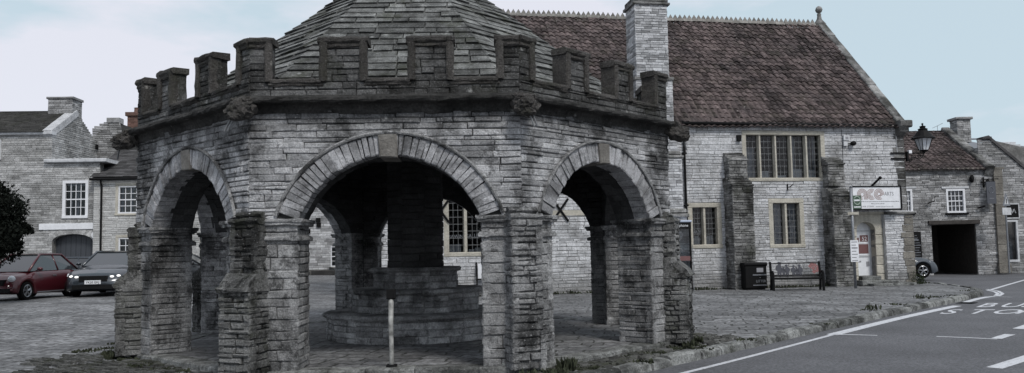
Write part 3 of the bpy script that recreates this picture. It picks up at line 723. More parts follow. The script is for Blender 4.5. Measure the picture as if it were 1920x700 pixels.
def sash(fr, u0, u1, z0, z1, nx, nz, parent, fw=.09, d=.03, name='window', sill=None, head=None, surround=None):
    w = MB(); w.box(fr, u0, u1, z1-fw, z1, -.12, d); w.box(fr, u0, u1, z0, z0+fw, -.12, d+.03)
    w.box(fr, u0, u0+fw, z0+fw-.002, z1-fw+.002, -.12, d-.004); w.box(fr, u1-fw, u1, z0+fw-.002, z1-fw+.002, -.12, d-.004)
    a, b, c, e = u0+fw, u1-fw, z0+fw, z1-fw
    for i in range(1, nx): x = a+(b-a)*i/nx; w.box(fr, x-.014, x+.014, c, e, -.075, -.04)
    for i in range(1, nz):
        z = c+(e-c)*i/nz; t = .028 if i == nz//2 else .014; w.box(fr, a, b, z-t, z+t, -.077, -.036)
    f = w.build(name, M['white'], parent)
    w = MB(); w.add([fr.P(a,c,-.08),fr.P(b,c,-.08),fr.P(b,e,-.08),fr.P(a,e,-.08)], [(0,1,2,3)]); w.build('glass', M['glass'], f)
    w = MB()
    x = a
    while x < b: 
        x2 = x+R(.06,.16)
        if random.random() < .45: w.box(fr, x, min(x2,b)-.01, c, e, -.22-R(0,.04), -.19)
        x = x2
    w.box(fr, a, b, e-.12, e, -.21, -.18); w.build('curtain', M['curtain'], f)
    if sill: w = MB(); w.nbox(fr, u0-.1, u1+.1, z0-.1, z0, -.1, .12, .3, .003); w.build('sill', sill, f)
    if head: w = MB(); w.nbox(fr, u0-.22, u1+.22, z1+.02, z1+.13, -.1, .05, .3, .003); w.build('lintel', head, f)
    if surround:
        w = MB(); q = .13
        w.nbox(fr, u0-q, u1+q, z1, z1+q, -.1, .02, .3, .003); w.nbox(fr, u0-q-.03, u1+q+.03, z0-q*.8, z0, -.1, .05, .3, .003); w.box(fr, u0-q, u0, z0, z1, -.1, .016); w.box(fr, u1, u1+q, z0, z1, -.1, .016); w.build('surround', surround, f)
    return f
def pantiles(mb, O, U, Sd, Nn, lu, ls, cw=.25, gauge=.30, skip=None, lift=.0, fwave=True):
    # single-lap clay tiles: rolls run up the slope, each tile its own island
    nc = int(lu/cw)+1; nr = int(ls/gauge)+1
    for r in range(nr):
        s0 = r*gauge; s1 = min(s0+gauge+.05, ls+.03); ro = R(-.02,.02)
        for c in range(nc):
            u0 = c*cw; 
            if u0 > lu-.03: continue
            if skip and skip(u0+cw/2, s0+gauge/2): continue
            jz = R(-.012,.016)+.05*noise.noise(Vector((u0*.35, s0*.5, 3)))+.10*noise.noise(Vector((u0*.12, s0*.2, 8))); slip = random.random() < .012; js = R(-.022,.022)+ro-(.09 if slip else 0); tl = R(-.016,.016); vs = []; fs = []; n = 5
            for i in range(n+1):
                x = i/n; h = .034*sin(x*2*pi*.92-.4)+tl*(x-.5)
                up_ = lambda s_, e: O+U*(u0+x*(cw+.01))+Sd*s_+Nn*(h+jz+e)
                vs += [up_(s0+js, .018-.02), up_(s0+js, .018+.024), up_(s1, .0)]
            for i in range(n): b = i*3; fs += [(b, b+3, b+4, b+1), (b+1, b+4, b+5, b+2)]
            mb.add(vs, fs)
# ================================================================== the old market hall (arts centre)
HP = Plane((8.9, 31.0), .15)
HL, HR, HE, HRZ, HD = -13.2, 8.12, 6.42, 12.0, 5.4
U_ = HP.U; Nv = HP.N
hall = thing('market_hall', 'long pale limestone hall with a big red-brown pantile roof, tall chimney and mullioned windows', 'hall building', HP.P(-2, 0, -5))
wins = [('upper', *HP.px(1390,245), *HP.px(1549,340.5)), ('l1', *HP.px(1289,381), *HP.px(1355,466)), ('l2', *HP.px(1440,373), *HP.px(1510,465)), ('arch', *HP.px(831,358), *HP.px(915,481))]
wr = {}
for (nm, a, zt, b, zb) in wins: wr[nm] = (a, b, zb, zt)
wr['upper'] = (wr['upper'][0], wr['upper'][1], wr['upper'][2], wr['upper'][3])
DU0, DU1, DZ0, DZ1 = 5.80, 6.62, .36, 2.62       # doorway
holes = [('rect', *(v[0]+.03, v[1]-.03, v[2]+.03, v[3]-.03)) for v in wr.values()] + [('rect', DU0-.08, DU1+.08, 0, DZ1)]
w = MB(); stones(w, HP, HL, HR, -.1, HE, (.075,.15), (.2,.75), .012, (-.004,.018), holes, .014, .007, -.04, .01)
hw_ = w.build('wall', M['hall'], hall)
w = MB(); slab(w, HP, HL, HR, -.3, HE, -.6, -.012, [('rect', *(v[0]+.1, v[1]-.1, v[2]+.1, v[3]-.1)) for v in wr.values()] + [('rect', DU0, DU1, DZ0, DZ1)])
# side and back walls, gable ends
for u in (HL, HR-.6):
    w.box(HP, u+.01, u+.59, -.3, HE, -2*HD+.01, -.61)
    gz_ = [HP.P(u+.01, HE, -.02), HP.P(u+.01, HE, -2*HD+.02), HP.P(u+.01, HRZ-.1, -HD), HP.P(u+.59, HE, -.02), HP.P(u+.59, HE, -2*HD+.02), HP.P(u+.59, HRZ-.1, -HD)]
    w.add(gz_, [(0,1,2),(3,5,4),(0,2,5,3),(1,4,5,2),(0,3,4,1)])
w.box(HP, HL, HR, -.3, HE, -2*HD-.01, -2*HD+.5)
w.build('mortar', M['hallmortar'], hw_)
# roof
ov = .25; sl = Vector((0,0,HRZ-HE))-Nv*(HD); sl_len = sl.length; Sd = sl.normalized(); Nn = U_.cross(Sd); 
if Nn.z < 0: Nn = -Nn
O_ = HP.P(HL, HE, .0)-Sd*.28+Nn*.06
w = MB()
STK = (-3.35, -1.75)
def skip(u, s_):
    uu = u+HL; return STK[0]+.12 < uu < STK[1]-.12 and .35 < s_ < 3.4
pantiles(w, O_, U_, Sd, Nn, HR-HL-.28, sl_len+.25, .255, .29, skip)
rfo = w.build('roof', M['tile'], hall)
w = MB()
a, b, c, d = HP.P(HL, HE-.02, .1), HP.P(HR-.05, HE-.02, .1), HP.P(HR-.05, HRZ-.06, -HD), HP.P(HL, HRZ-.06, -HD)
e_, f_ = HP.P(HR-.05, HE-.02, -2*HD-.2), HP.P(HL, HE-.02, -2*HD-.2)
w.add([a,b,c,d,e_,f_], [(0,1,2,3),(3,2,4,5)]); w.build('roof_underlay', M['tile'], rfo)
w = MB()
hl = HR-.3-HL; x = 0
while x < hl:
    l = .46; rp = [( -.16,-.06),(-.10,.05),(-.03,.10),(.03,.10),(.10,.05),(.16,-.06)]; j = R(-.015,.015)
    vs = []
    for xx in (x+.005, min(x+l, hl)-.005):
        for (o, h) in rp: vs.append(HP.P(HL+xx, HRZ+.08+h+j, -HD+o))
    w.add(vs, [(i, i+1, i+7, i+6) for i in range(5)]+[(0,1,2,3,4,5)[::-1],(6,7,8,9,10,11)])
    for t_ in range(2):
        cx = HL+x+.115+.23*t_; z0 = HRZ+.17+j
        sh = [(-.10,0),(-.085,.06),(-.04,.12),(0,.19),(.04,.12),(.085,.06),(.10,0)]
        vs = [HP.P(cx+u, z0+z, -HD+q) for q in (-.02,.02) for (u, z) in sh]
        w.add(vs, [tuple(range(7)), tuple(range(7,14))[::-1]]+[(i,i+1,i+8,i+7) for i in range(6)])
    x += l
w.build('ridge_cresting', M['ridge'], rfo)
# raised gable coping, kneeler and finial
w = MB()
fc = Fr(HP.P(HR-.16, 0, 0), Sd, Nn); s_ = -.35
P0c = HP.P(HR-.14, HE, 0)
class Sl: pass
fcop = Fr(P0c-Sd*.4, U_, Nn)
def P_sl(u, z, d=0): return P0c+U_*u+Sd*z+Nn*d
fcop.P = P_sl
s_ = -.35
while s_ < sl_len+.05:
    l = R(.7,1.2); s2 = min(s_+l, sl_len+.1); fr2 = Fr(P0c, Sd, Nn); 
    fr2.P = (lambda u, z, d: P0c+Sd*u+U_*z+Nn*d)
    w.nbox(fr2, s_+.006, s2-.006, -.20, .20+R(-.01,.01), -.3, .24+R(-.01,.01), .3, .008, .04); s_ = s2
w.nbox(HP, HR-.36, HR+.16, HE-.12, HE+.16, -.7, .42, .1, .01, .05); w.nbox(HP, HR-.30, HR+.10, HE-.32, HE-.1, -.7, .26, .1, .01, .05)
w.build('gable_coping', M['hallbutt'], hall)
w = MB(); fp = HP.P(HR-.14, HRZ+.1, -HD); w.lathe((fp.x, fp.y, fp.z), [(.30,-.2),(.30,.02),(.22,.12),(.12,.25),(.09,.42),(.10,.52),(.06,.56),(.13,.62),(.17,.72),(.13,.84),(.05,.90),(0,.91)], 12)
w.build('finial', M['hallbutt'], hall, True)
# gutter and downpipes
w = MB(); w.tube([HP.P(-1.42, HE-.03, .16), HP.P(HR-.35, HE-.05, .16)], .065, 8); w.tube([HP.P(HL, HE-.03, .16), HP.P(-3.6, HE-.05, .16)], .065, 8)
w.build('gutter', M['iron'], hall, True)
w = MB(); w.tube([HP.P(-1.33, HE-.05, .14), HP.P(-1.33, HE-.35, .08), HP.P(-1.33, .1, .08)], .045, 8)
for z in (1.2, 3.2, 5.2): w.box(HP, -1.41, -1.25, z, z+.06, 0, .135)
w.build('downpipe', M['iron'], hall, False)
w = MB(); w.box(HP, .86, 1.02, 5.72, 5.95, 0, .12); w.build('vent_box', M['iron'], hall)
# chimney breast, stack and cap
w = MB()
def tower(w, u0, u1, z0, z1, d0, d1, mat=None, ch=(.07,.13), ln=(.18,.5), gap=.010):
    stones(w, HP.sub(0, d1), u0, u1, z0, z1, ch, ln, gap, (-.004,.014), (), .012, .006, -.05)
    stones(w, Fr(HP.P(u1, 0, d1), -HP.N, HP.U), 0, d1-d0, z0, z1, ch, ln, gap, (-.004,.014), (), .012, .006, -.05)
    stones(w, Fr(HP.P(u0, 0, d0), HP.N, -HP.U), 0, d1-d0, z0, z1, ch, ln, gap, (-.004,.014), (), .012, .006, -.05)
    w.box(HP, u0+.03, u1-.03, z0, z1, d0+.01, d1-.03)
SU0, SU1 = HP.px(1192,60,.05)[0], HP.px(1252,60,.05)[0]
tower(w, SU0-.02, SU1, 8.15, 11.05, -1.05, .05); tower(w, SU0-.08, SU1+.10, HE-.4, 8.1, -1.1, .12)
tower(w, SU0-.18, SU1+.16, 5.25, HE-.35, -.02, .22); tower(w, SU0-.3, SU1+.28, 2.9, 5.1, -.02, .34); tower(w, SU0-.35, SU1+.36, -.1, 2.85, -.02, .45)
ck = w.build('chimney', M['stack'], hall)
w = MB(); w.nbox(HP, SU0-.14, SU1+.14, 8.04, 8.17, -1.12, .18, .3, .008, .03); w.build('chimney_band', M['hallbutt'], ck); w = MB()
w.nbox(HP, SU0-.10, SU1+.10, 11.02, 11.12, -1.12, .13, .3, .008, .03); w.nbox(HP, SU0-.04, SU1+.04, 11.12, 11.32, -1.06, .06, .3, .01, .06); w.build('chimney_cap', M['hallbutt'], ck); w = MB()
w.nbox(HP, SU0-.36, SU1+.34, 5.02, 5.12, 0, .40, .3, .01, .03); w.nbox(HP, SU0-.30, SU1+.26, 5.12, 5.30, 0, .30, .3, .01, .06); w.build('offset_course', M['hallbutt'], ck); w = MB()
w.nbox(HP, SU0-.42, SU1+.42, 2.76, 2.90, 0, .52, .3, .01, .03); w.nbox(HP, SU0-.38, SU1+.36, 2.9, 3.1, 0, .42, .3, .01, .06)
w.build('offset_course', M['hallbutt'], ck)
# windows
f, pn, zz = lights_window(HP, *wr['upper'], 5, hall, .17, .13, curtain=None, bars=(3,7))
w = MB()
a, b = pn[0]; zl, zh = zz
w.box(HP, a, b, zl, zl+(zh-zl)*.72, -.42, -.40)
for i in (3, 4):
    a, b = pn[i]; x = a
    while x < b:
        x2 = x+R(.04,.08)
        if random.random() < .6: w.box(HP, x, min(x2, b), zl, zh, -.44-R(0,.04), -.40)
        x = x2
w.build('curtain', M['curtain'], f)
w = MB()
a, b = pn[3]; w.box(HP, a, b, zl, zl+.38, -.40, -.36); a, b = pn[2]; w.box(HP, a+.05, b-.02, zl+.02, zl+.13, -.40, -.36); a, b = pn[1]; w.box(HP, a+.12, b-.1, zl+.02, zl+.30, -.42, -.36); a, b = pn[4]; w.box(HP, a, b-.05, zl, zl+.35, -.39, -.35)
w.build('windowsill_clutter', M['whitedirty'], f)
f, pn, zz = lights_window(HP, *wr['l1'], 2, hall, .18, .15, curtain=None, bars=(3,7), words=[(0, 'CARDS', 2.16, .11)])
w = MB()
for (a, b) in pn:
    x = a
    while x < b-.05: x2 = x+R(.08,.16); w.box(HP, x, min(x2,b)-.02, zz[0], zz[0]+R(.15,.36), -.36, -.33); x = x2
w.build('windowsill_clutter', M['whitedirty'], f)
lights_window(HP, *wr['l2'], 2, hall, .18, .15, curtain=1.0, bars=(3,7))
f, pn, zz = lights_window(HP, *wr['arch'], 2, hall, .19, .17, curtain=None, bars=(3,8), words=[(0, 'DRAWING', 2.12, .13), (1, 'GALLERY', 2.14, .13)])
w = MB()
for (a, b) in pn:
    x = a+.05
    while x < b-.1: x2 = x+R(.15,.3); w.box(HP, x, min(x2,b)-.02, zz[0], zz[0]+R(.1,.3), -.36, -.3); x = x2
w.build('windowsill_clutter', M['whitedirty'], f)
# stone band beside it and the iron wall ties
w = MB(); a, zt = HP.px(1062,400); b, _ = HP.px(1098,400); w.nbox(HP, a-1.6, b+.4, zt-.10, zt+.10, 0, .025, .3, .004); w.build('string_course', M['ham'], hall)
def tie(u, z, r=.42):
    w = MB()
    for s_ in (1, -1): w.tube([HP.P(u-r*.72, z-s_*r, .045), HP.P(u+r*.72, z+s_*r, .05+.01*s_)], .045, 6)
    w.build('wall_tie', M['iron'], hall)
tie(*HP.px(1050,394)); tie(*HP.px(826,396))
w = MB(); u, z = HP.px(1476,352); w.tube([HP.P(u, z-.12, .03), HP.P(u, z+.14, .03)], .022, 6); w.tube([HP.P(u, z, .03), HP.P(u, z+.02, .25), HP.P(u+.1, z+.12, .3)], .018, 6); w.build('iron_bracket', M['iron'], hall)
# buttresses with weathered offsets
def wall_buttress(u0, u1, tiers):
    w = MB(); ch=(.07,.14)
    for (z0, z1, dp, grow) in tiers:
        a, b = u0-grow, u1+grow; fr = HP.sub(0, dp)
        stones(w, fr, a, b, z0, z1, ch, (.2,.5), .012, (-.015,.02), (), .016, .01, -.05)
        for (u, Uu, Nn_) in ((a, HP.N, -HP.U), (b, -HP.N, HP.U)):
            stones(w, Fr(HP.P(u, 0, 0 if u == a else dp), Uu, Nn_), 0, dp, z0, z1, ch, (.2,.4), .012, (-.015,.02), (), .016, .01, -.05)
        w.box(HP, a+.03, b-.03, z0, z1, -.02, dp-.04)
        n = 4
        for q in range(n): w.nbox(HP, a-.02, b+.02, z1+q*.09, z1+.09+q*.09, 0, max(dp-.14*q+.04, .06), .15, .012, .03)
    w.build('buttress', M['hallbutt'], hall)
bu0, bu1 = HP.px(1374,480,.6)[0], HP.px(1414,480,.6)[0]
wall_buttress(bu0, bu1, [(-.1, 3.9, .75, .0), (4.1, 4.9, .45, -.06)])
b20, b21 = HP.px(1562,480,.6)[0], HP.px(1598,480,.6)[0]
wall_buttress(b20, b21, [(-.1, 3.5, .75, .0), (3.9, 4.75, .45, -.06)])
# thicker masonry right of the door, with its ledge
w = MB(); fr = HP.sub(0, .22)
DR = 6.95
stones(w, fr, DR, HR+.05, -.1, 2.78, (.07,.14), (.2,.6), .012, (-.006,.02), (), .014, .008, -.05); stones(w, Fr(HP.P(HR+.05,0,.22), -HP.N, HP.U), 0, .3, -.1, 2.78, (.09,.16), (.2,.4), .012, (0,.02), (), .014, .008, -.05)
w.box(HP, DR+.02, HR+.03, -.1, 2.78, -.02, .19); wt_ = w.build('wall_thickening', M['hall'], hall); w = MB(); z = -.05
while z < 2.7: h = R(.2,.32); w.nbox(HP, HR-R(.2,.5), HR+.075, z+.006, min(z+h, 2.77)-.006, 0, .25, .2, .008, .02); z += h
w.build('quoins', M['brown'], wt_)
w = MB(); w.nbox(HP, DR+.05, HR+.12, 2.79, 2.89, 0, .32, .2, .01, .03); w.build('ledge', M['hallbutt'], hall)
# corner quoins above
w = MB(); z = 2.95; 
while z < HE-.35: h = R(.22,.34); w.nbox(HP, HR-R(.28,.5), HR+.02, z+.006, min(z+h, HE-.34)-.006, -.3, .02, .2, .006, .02); z += h
w.build('quoins', M['hallbutt'], hall)
# door surround (arched), door with posters
w = MB()
for (a, b) in ((DU0-.26, DU0), (DU1, DU1+.34)):
    z = .0
    while z < 2.2: h = R(.3,.5); w.nbox(HP, a, b, z+.004, min(z+h, 2.25)-.004, -.4, .06, .3, .006, .03); z += h
n = 14; cx = (DU0+DU1)/2; hw = (DU1-DU0)/2
arc = [(cx-hw*cos(pi*q/n), 2.20+.30*sin(pi*q/n)) for q in range(n+1)]
for q in range(n):
    (a, za), (b, zb) = arc[q], arc[q+1]
    w.hexa([HP.P(a,za,-.4),HP.P(b,zb,-.4),HP.P(b,zb,.055),HP.P(a,za,.055),HP.P(a,2.85,-.4),HP.P(b,2.85,-.4),HP.P(b,2.85,.055),HP.P(a,2.85,.055)])
for s_ in (-1, 1):
    a = cx+s_*hw; b = cx+s_*(hw+.30); a, b = min(a,b), max(a,b); w.box(HP, a, b, 2.25, 2.848, -.4, .052)
w.nbox(HP, DU0-.34, DU1+.4, 2.80, 2.90, -.1, .12, .3, .006, .03)
w.build('door_surround', M['ham'], hall)
w = MB(); w.box(HP, DU0, DU1, DZ0, 2.55, -.36, -.30); dr = w.build('door', M['white'], hall)
w = MB()
for (a, b, z0, z1, d_) in ((DU0, DU0+.05, DZ0, 2.5, -.26), (DU1-.05, DU1, DZ0, 2.5, -.26), (DU0+.05, DU1-.05, 1.12, 1.19, -.27), (DU0+.05, DU1-.05, 2.12, 2.18, -.27)): w.box(HP, a, b, z0, z1, -.3, d_)
w.build('door_frame', M['whitedirty'], dr)
w = MB(); w.box(HP, DU0+.08, DU1-.1, 1.24, 1.62, -.3, -.292); w.box(HP, DU0+.36, DU1-.1, 1.72, 1.98, -.3, -.292); w.box(HP, DU0+.08, DU0+.32, 1.70, 1.88, -.3, -.292); w.build('poster', M['pred'], dr)
w = MB(); w.box(HP, DU0+.08, DU0+.34, 1.92, 2.10, -.3, -.288); w.box(HP, DU0+.07, DU1-.1, 1.65, 1.67, -.3, -.286); text(w, HP, '52', DU0+.44, 1.76, .16, -.288); w.build('poster_paper', M['white'], dr)
w = MB(); w.box(HP, DU0+.10, DU0+.36, .90, .96, -.3, -.285); w.box(HP, DU1-.22, DU1-.10, .74, .92, -.3, -.275); w.build('letterbox', M['greytext'], dr)
w = MB(); w.nbox(HP, DU0-.3, DR+.1, .0, .20, 0, .75, .3, .012, .03); w.nbox(HP, DU0-.1, DR+.6, -.1, .10, .3, 1.15, .3, .012, .03); w.nbox(HP, DU0, DU1, .18, .36, -.4, .3, .3, .01, .03); w.build('doorstep', M['kerb'], hall)
w = MB(); w.box(HP, HL+.7, HR-.7, -.2, .02, -2*HD+.6, -.7); w.build('floor', M['wood'], hall)
# interior partition keeps the rooms dark
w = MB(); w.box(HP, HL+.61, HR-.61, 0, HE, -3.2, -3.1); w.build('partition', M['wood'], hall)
# ------------------------------------------------------------------ things on and by the hall
def pln(O, ang): return Plane(O, ang)
# sign board, mounted on brackets
sf = HP.sub(0, .55)
a, zt = HP.px(1597.5,351,.55); b, zb = HP.px(1689,391,.55)
sg = thing('gallery_sign', 'white gallery sign with triple-line lettering above the hall door', 'sign', sf.P((a+b)/2, zb, 0))
w = MB(); w.box(sf, a, b, zb, zt, -.05, 0); w.build('panel', M['white'], sg)
w = MB(); t_ = .045
w.box(sf, a-t_, b+t_, zt, zt+t_, -.08, .03); w.box(sf, a-t_, b+t_, zb-t_*1.4, zb, -.08, .03); w.box(sf, a-t_, a, zb, zt, -.08, .028); w.box(sf, b, b+t_*1.3, zb, zt, -.08, .028)
w.box(HP, a+.2, a+.26, zb+.3, zb+.36, 0, .5); w.box(HP, b-.26, b-.2, zb+.3, zb+.36, 0, .5); w.build('frame', M['black'], sg)
w = MB(); hS = zt-zb; wS = b-a
def ring(cx, cz, r, a0, a1, th=.010, sx=1.0, n=26):
    pts_ = [(cx+r*sx*cos(a0+(a1-a0)*i/n), cz+r*sin(a0+(a1-a0)*i/n)) for i in range(n+1)]
    line(pts_, th)
def line(pts_, th=.010):
    for (p_, q) in zip(pts_, pts_[1:]):
        dx, dz = q[0]-p_[0], q[1]-p_[1]; l = math.hypot(dx, dz) or 1; nx_, nz_ = -dz/l*th, dx/l*th
        w.add([sf.P(p_[0]+nx_,p_[1]+nz_,.004),sf.P(p_[0]-nx_,p_[1]-nz_,.004),sf.P(q[0]-nx_,q[1]-nz_,.004),sf.P(q[0]+nx_,q[1]+nz_,.004)], [(0,1,2,3)])
X = lambda f_: a+wS*f_; Z = lambda f_: zt-hS*f_; rr = hS*.24
cx, cz = X(.205), Z(.34)
for r_ in (.09, .14, .19, .24):
    r_ = r_*hS*1.02; ring(cx, cz, r_, 0, 1.5*pi if r_ > .1*hS else 2*pi)
    line([(cx+r_, cz), (cx+r_, cz-rr)])
cx = X(.40)
for r_ in (.08, .13, .18, .235): ring(cx, cz, r_*hS*1.02, radians(55), radians(305))
cx = X(.555)
for r_ in (.135, .185, .24): ring(cx, cz, r_*hS*1.02, radians(0) if r_ > .1 else 0, radians(305)); 
ring(cx, cz+.01, .085*hS, 0, 2*pi); line([(cx+.24*hS, cz), (cx+.05, cz-.08*hS)]); line([(cx-.05, cz-.1*hS), (cx+.14, cz+.02)])
lg_ = w.build('logo_lettering', M['brownred'], sg)
w = MB(); text(w, sf, 'ARTS', X(.665), Z(.40), hS*.17, .004, sx=.85, bold=.01); w.build('lettering', M['greytext'], sg)
w = MB()
for (fa, fb, fz) in ((.14,.95,.69),(.38,.66,.79)):
    x = X(fa)
    while x < X(fb): x2 = x+R(.03,.09); w.box(sf, x, x2, Z(fz), Z(fz)+hS*R(.025,.04), 0, .003); x = x2+.015
text(w, sf, '01458 273008   www.acearts.co.uk', X(.15), Z(.93), hS*.07, .004, sx=1.18); w.build('small_lettering', M['greytext'], sg)
# alarm box and floodlight
a_, z_ = HP.px(1587,264); al = thing('alarm_box', 'small grey alarm box with a black floodlight under the hall eaves', 'alarm box', HP.P(a_, z_, 0))
w = MB(); w.box(HP, a_-.17, a_+.08, z_-.0, z_+.2, 0, .1); w.box(HP, a_-.17, a_, z_-.22, z_-.04, 0, .08); w.build('casing', M['whitedirty'], al)
w = MB(); w.box(HP, a_-.10, a_+.03, z_+.04, z_+.15, .1, .104); w.build('window_pane', M['greytext'], al)
w = MB(); c_ = HP.P(a_+.2, z_-.13, .15); w.blob(tuple(c_), (.12,.12,.10), 2, .05); w.tube([HP.P(a_, z_-.13, .02), c_], .02, 6); w.tube([HP.P(a_-.2, HE-.2, .015), HP.P(a_-.2, 4.0, .015)], .009, 5); w.build('floodlight', M['black'], al)
w = MB(); a_, z_ = HP.px(1636,342); w.tube([HP.P(a_-.08, z_-.16, .05), HP.P(a_-.02, z_+.02, .3), HP.P(a_+.08, z_+.15, .4)], .045, 8); w.blob(tuple(HP.P(a_+.07, z_+.14, .4)), (.07,.07,.07), 2, .0)
tag(w.build('wall_spotlight', M['black']), 'black tubular spotlight on the wall just above the white gallery sign', 'spotlight')
# lantern on corner bracket
lx, lz = HP.px(1731,262,.1); lc = HP.P(lx, 0, .1)
zb_ = HP.px(1732,283,.1)[1]; zt_ = HP.px(1731,231,.1)[1]; H_ = zt_-zb_
lm = thing('wall_lantern', 'black Victorian lantern on a scrolled bracket at the hall corner', 'street lamp', HP.P(HR, zb_-.3, .1))
w = MB(); c_ = (lc.x, lc.y, 0)
a6 = pi/6
w.lathe((lc.x, lc.y, zb_), [(.0,H_),(.03,H_*.99),(.045,H_*.96),(.02,H_*.92),(.03,H_*.91),(.12,H_*.88),(.10,H_*.82),(.19,H_*.78),(.17,H_*.74),(.22,H_*.70),(.38,H_*.50),(.46,H_*.46),(.47,H_*.43),(.36,H_*.43),(0,H_*.43)], 16)
w.lathe((lc.x, lc.y, zb_), [(.0,-.06),(.06,-.05),(.16,0),(.17,.03),(0,.03)], 12)
w.build('lantern_hood', M['black'], lm, False)
w = MB(); n = 4
w.lathe((lc.x, lc.y, zb_), [(.17,.03),(.33,H_*.43)], 4, pi/4+.15); w.build('lantern_glass', plain('frosted_lantern_glass', (.62,.64,.68), .35), lm)
w = MB()
for q in range(4):
    a = pi/4+.15+q*pi/2; w.tube([(lc.x+.175*cos(a), lc.y+.175*sin(a), zb_+.03), (lc.x+.335*cos(a), lc.y+.335*sin(a), zb_+H_*.43)], .016, 5)
for a in (pi/2+.15, .15, pi+.15, -pi/2+.15): w.tube([(lc.x+.124*cos(a), lc.y+.124*sin(a), zb_+.03), (lc.x+.24*cos(a), lc.y+.24*sin(a), zb_+H_*.43)], .008, 5)
w.build('glazing_bars', M['black'], lm)
w = MB(); z1_ = HP.px(1700,287,.1)[1]; z2_ = HP.px(1700,296,.1)[1]
w.tube([HP.P(lx, zb_-.05, .1), HP.P(lx, z1_, .1), HP.P(HR+.1, z1_, .1)], .028, 8)
for s_ in (-1, 1): w.tube([HP.P(lx, z1_+.05, .1), HP.P(lx+s_*.14, zb_-.02, .1)], .014, 5)
w.box(HP, HR-.62, HR+.16, z1_-.03, z1_+.03, 0, .06); w.box(HP, HR-.6, HR+.14, z2_-.06, z2_, 0, .06); w.box(HP, HR+.05, HR+.12, z2_-.15, z1_+.05, .02, .14)
sc_ = [HP.P(HR+.15+.75*t, z1_-.38+.36*t+.10*sin(t*7), .1) for t in [i/14 for i in range(15)]]; w.tube(sc_, .020, 6)
for (cx, cz, r_) in ((HR+.35, z1_-.2, .12), (HR+.62, z1_-.13, .09), (HR+.22, z1_-.3, .08)): w.tube([HP.P(cx+r_*(1-i/26)*cos(i*.55), cz+r_*(1-i/26)*sin(i*.55), .1) for i in range(20)], .014, 5)
w.build('bracket', M['black'], lm)
w = MB(); w.box(HP, HR+.13, HR+.26, z1_-.02, z1_+.11, .05, .16); w.build('junction_box', M['white'], lm)
w = MB(); w.tube([HP.P(HR-.33, HE-.4, .03), HP.P(HR-.31, z1_, .03)], .012, 5); w.build('cable', M['whitedirty'], lm)
# bus stop
def foot(x, y): q = ground(x, y); return q
q = foot(1647, 541); BP = Plane((q.x, q.y), -.03); gzq = q.z
bs = thing('bus_stop', 'grey bus stop pole with a round flag and timetable in front of the hall door', 'bus stop', (q.x, q.y, q.z))
q = foot(1604.5, 541); BP = Plane((q.x, q.y), -.03); bs.location = q; ztop = BP.px(1598, 352)[1]
w = MB(); w.tube([BP.P(0, q.z, 0), BP.P(0, ztop, 0)], .05, 10); w.tube([BP.P(0, ztop, 0), BP.P(0, ztop+.04, 0)], .06, 10); w.build('pole', M['greypole'], bs, True)
w = MB(); a, zt = BP.px(1592,451); b, zb = BP.px(1609,491); w.box(BP, a, b, zb, zt, .055, .10); tc_ = w.build('timetable_case', M['white'], bs)
w = MB(); n = 7
for i in range(n): z = zt-(zt-zb)*(i+.7)/n; w.box(BP, a+.04, b-.04-(.05 if i%2 else 0), z, z+.03 if i != 2 else z+.05, .1, .104)
w.build('timetable_lines', M['greytext'], tc_)
w = MB(); a, zt = BP.px(1598,367); b, zb = BP.px(1609,392); w.box(BP, .05, .36, zb, zt, -.012, .012); fg = w.build('flag', M['green'], bs)
w = MB(); cz = zb+(zt-zb)*.62; w.tube([BP.P(.2+.12*cos(t), cz+.15*sin(t), .02) for t in [2*pi*i/20 for i in range(21)]], .018, 5); w.build('roundel', plain('pale_green_enamel', (.35,.42,.36), .5), fg)
w = MB(); w.box(BP, .10, .30, cz-.02, cz+.04, .016, .024); w.box(BP, .08, .33, zb+.05, zb+.09, .013, .018); w.build('flag_lettering', M['white'], fg)
w = MB(); a, zt = BP.px(1590,400); w.box(BP, -.18, .22, zt-.06, zt+.04, -.03, .075); w.build('clamp_board', M['ham'], bs)
# litter bin
q = foot(1417, 544); BB = Plane((q.x, q.y), .12); a, zt = BB.px(1396,493); b, _ = BB.px(1438,493); z0 = q.z
bn = thing('litter_bin', 'black litter bin standing between the buttress and the bench', 'litter bin', q)
w = MB(); w.nbox(BB, a+.03, b-.03, z0+.06, zt-.12, -.55, 0, .4, .001, .03); w.nbox(BB, a, b, zt-.14, zt, -.58, .03, .4, .001, .05); w.box(BB, a+.08, b-.08, z0, z0+.07, -.5, -.05)
w.build('bin_body', M['black'], bn)
w = MB(); w.box(BB, b-.42, b-.16, zt-.36, zt-.20, -.1, .006); w.build('opening_rim', M['greytext'], bn)
w = MB(); w.box(BB, a+.3, b-.04, zt-.48, zt-.44, 0, .02); w.box(BB, a+.3, b-.04, z0+.16, z0+.19, 0, .02); w.blob(tuple(BB.P(b-.3, zt-.56, .01)), (.02,.02,.02), 1, 0); w.build('trim', M['greypole'], bn)
w = MB(); text(w, BB, 'LITTER', b-.46, z0+.28, .09, .004, sx=1.0, bold=.01); w.build('lettering', M['greypole'], bn)
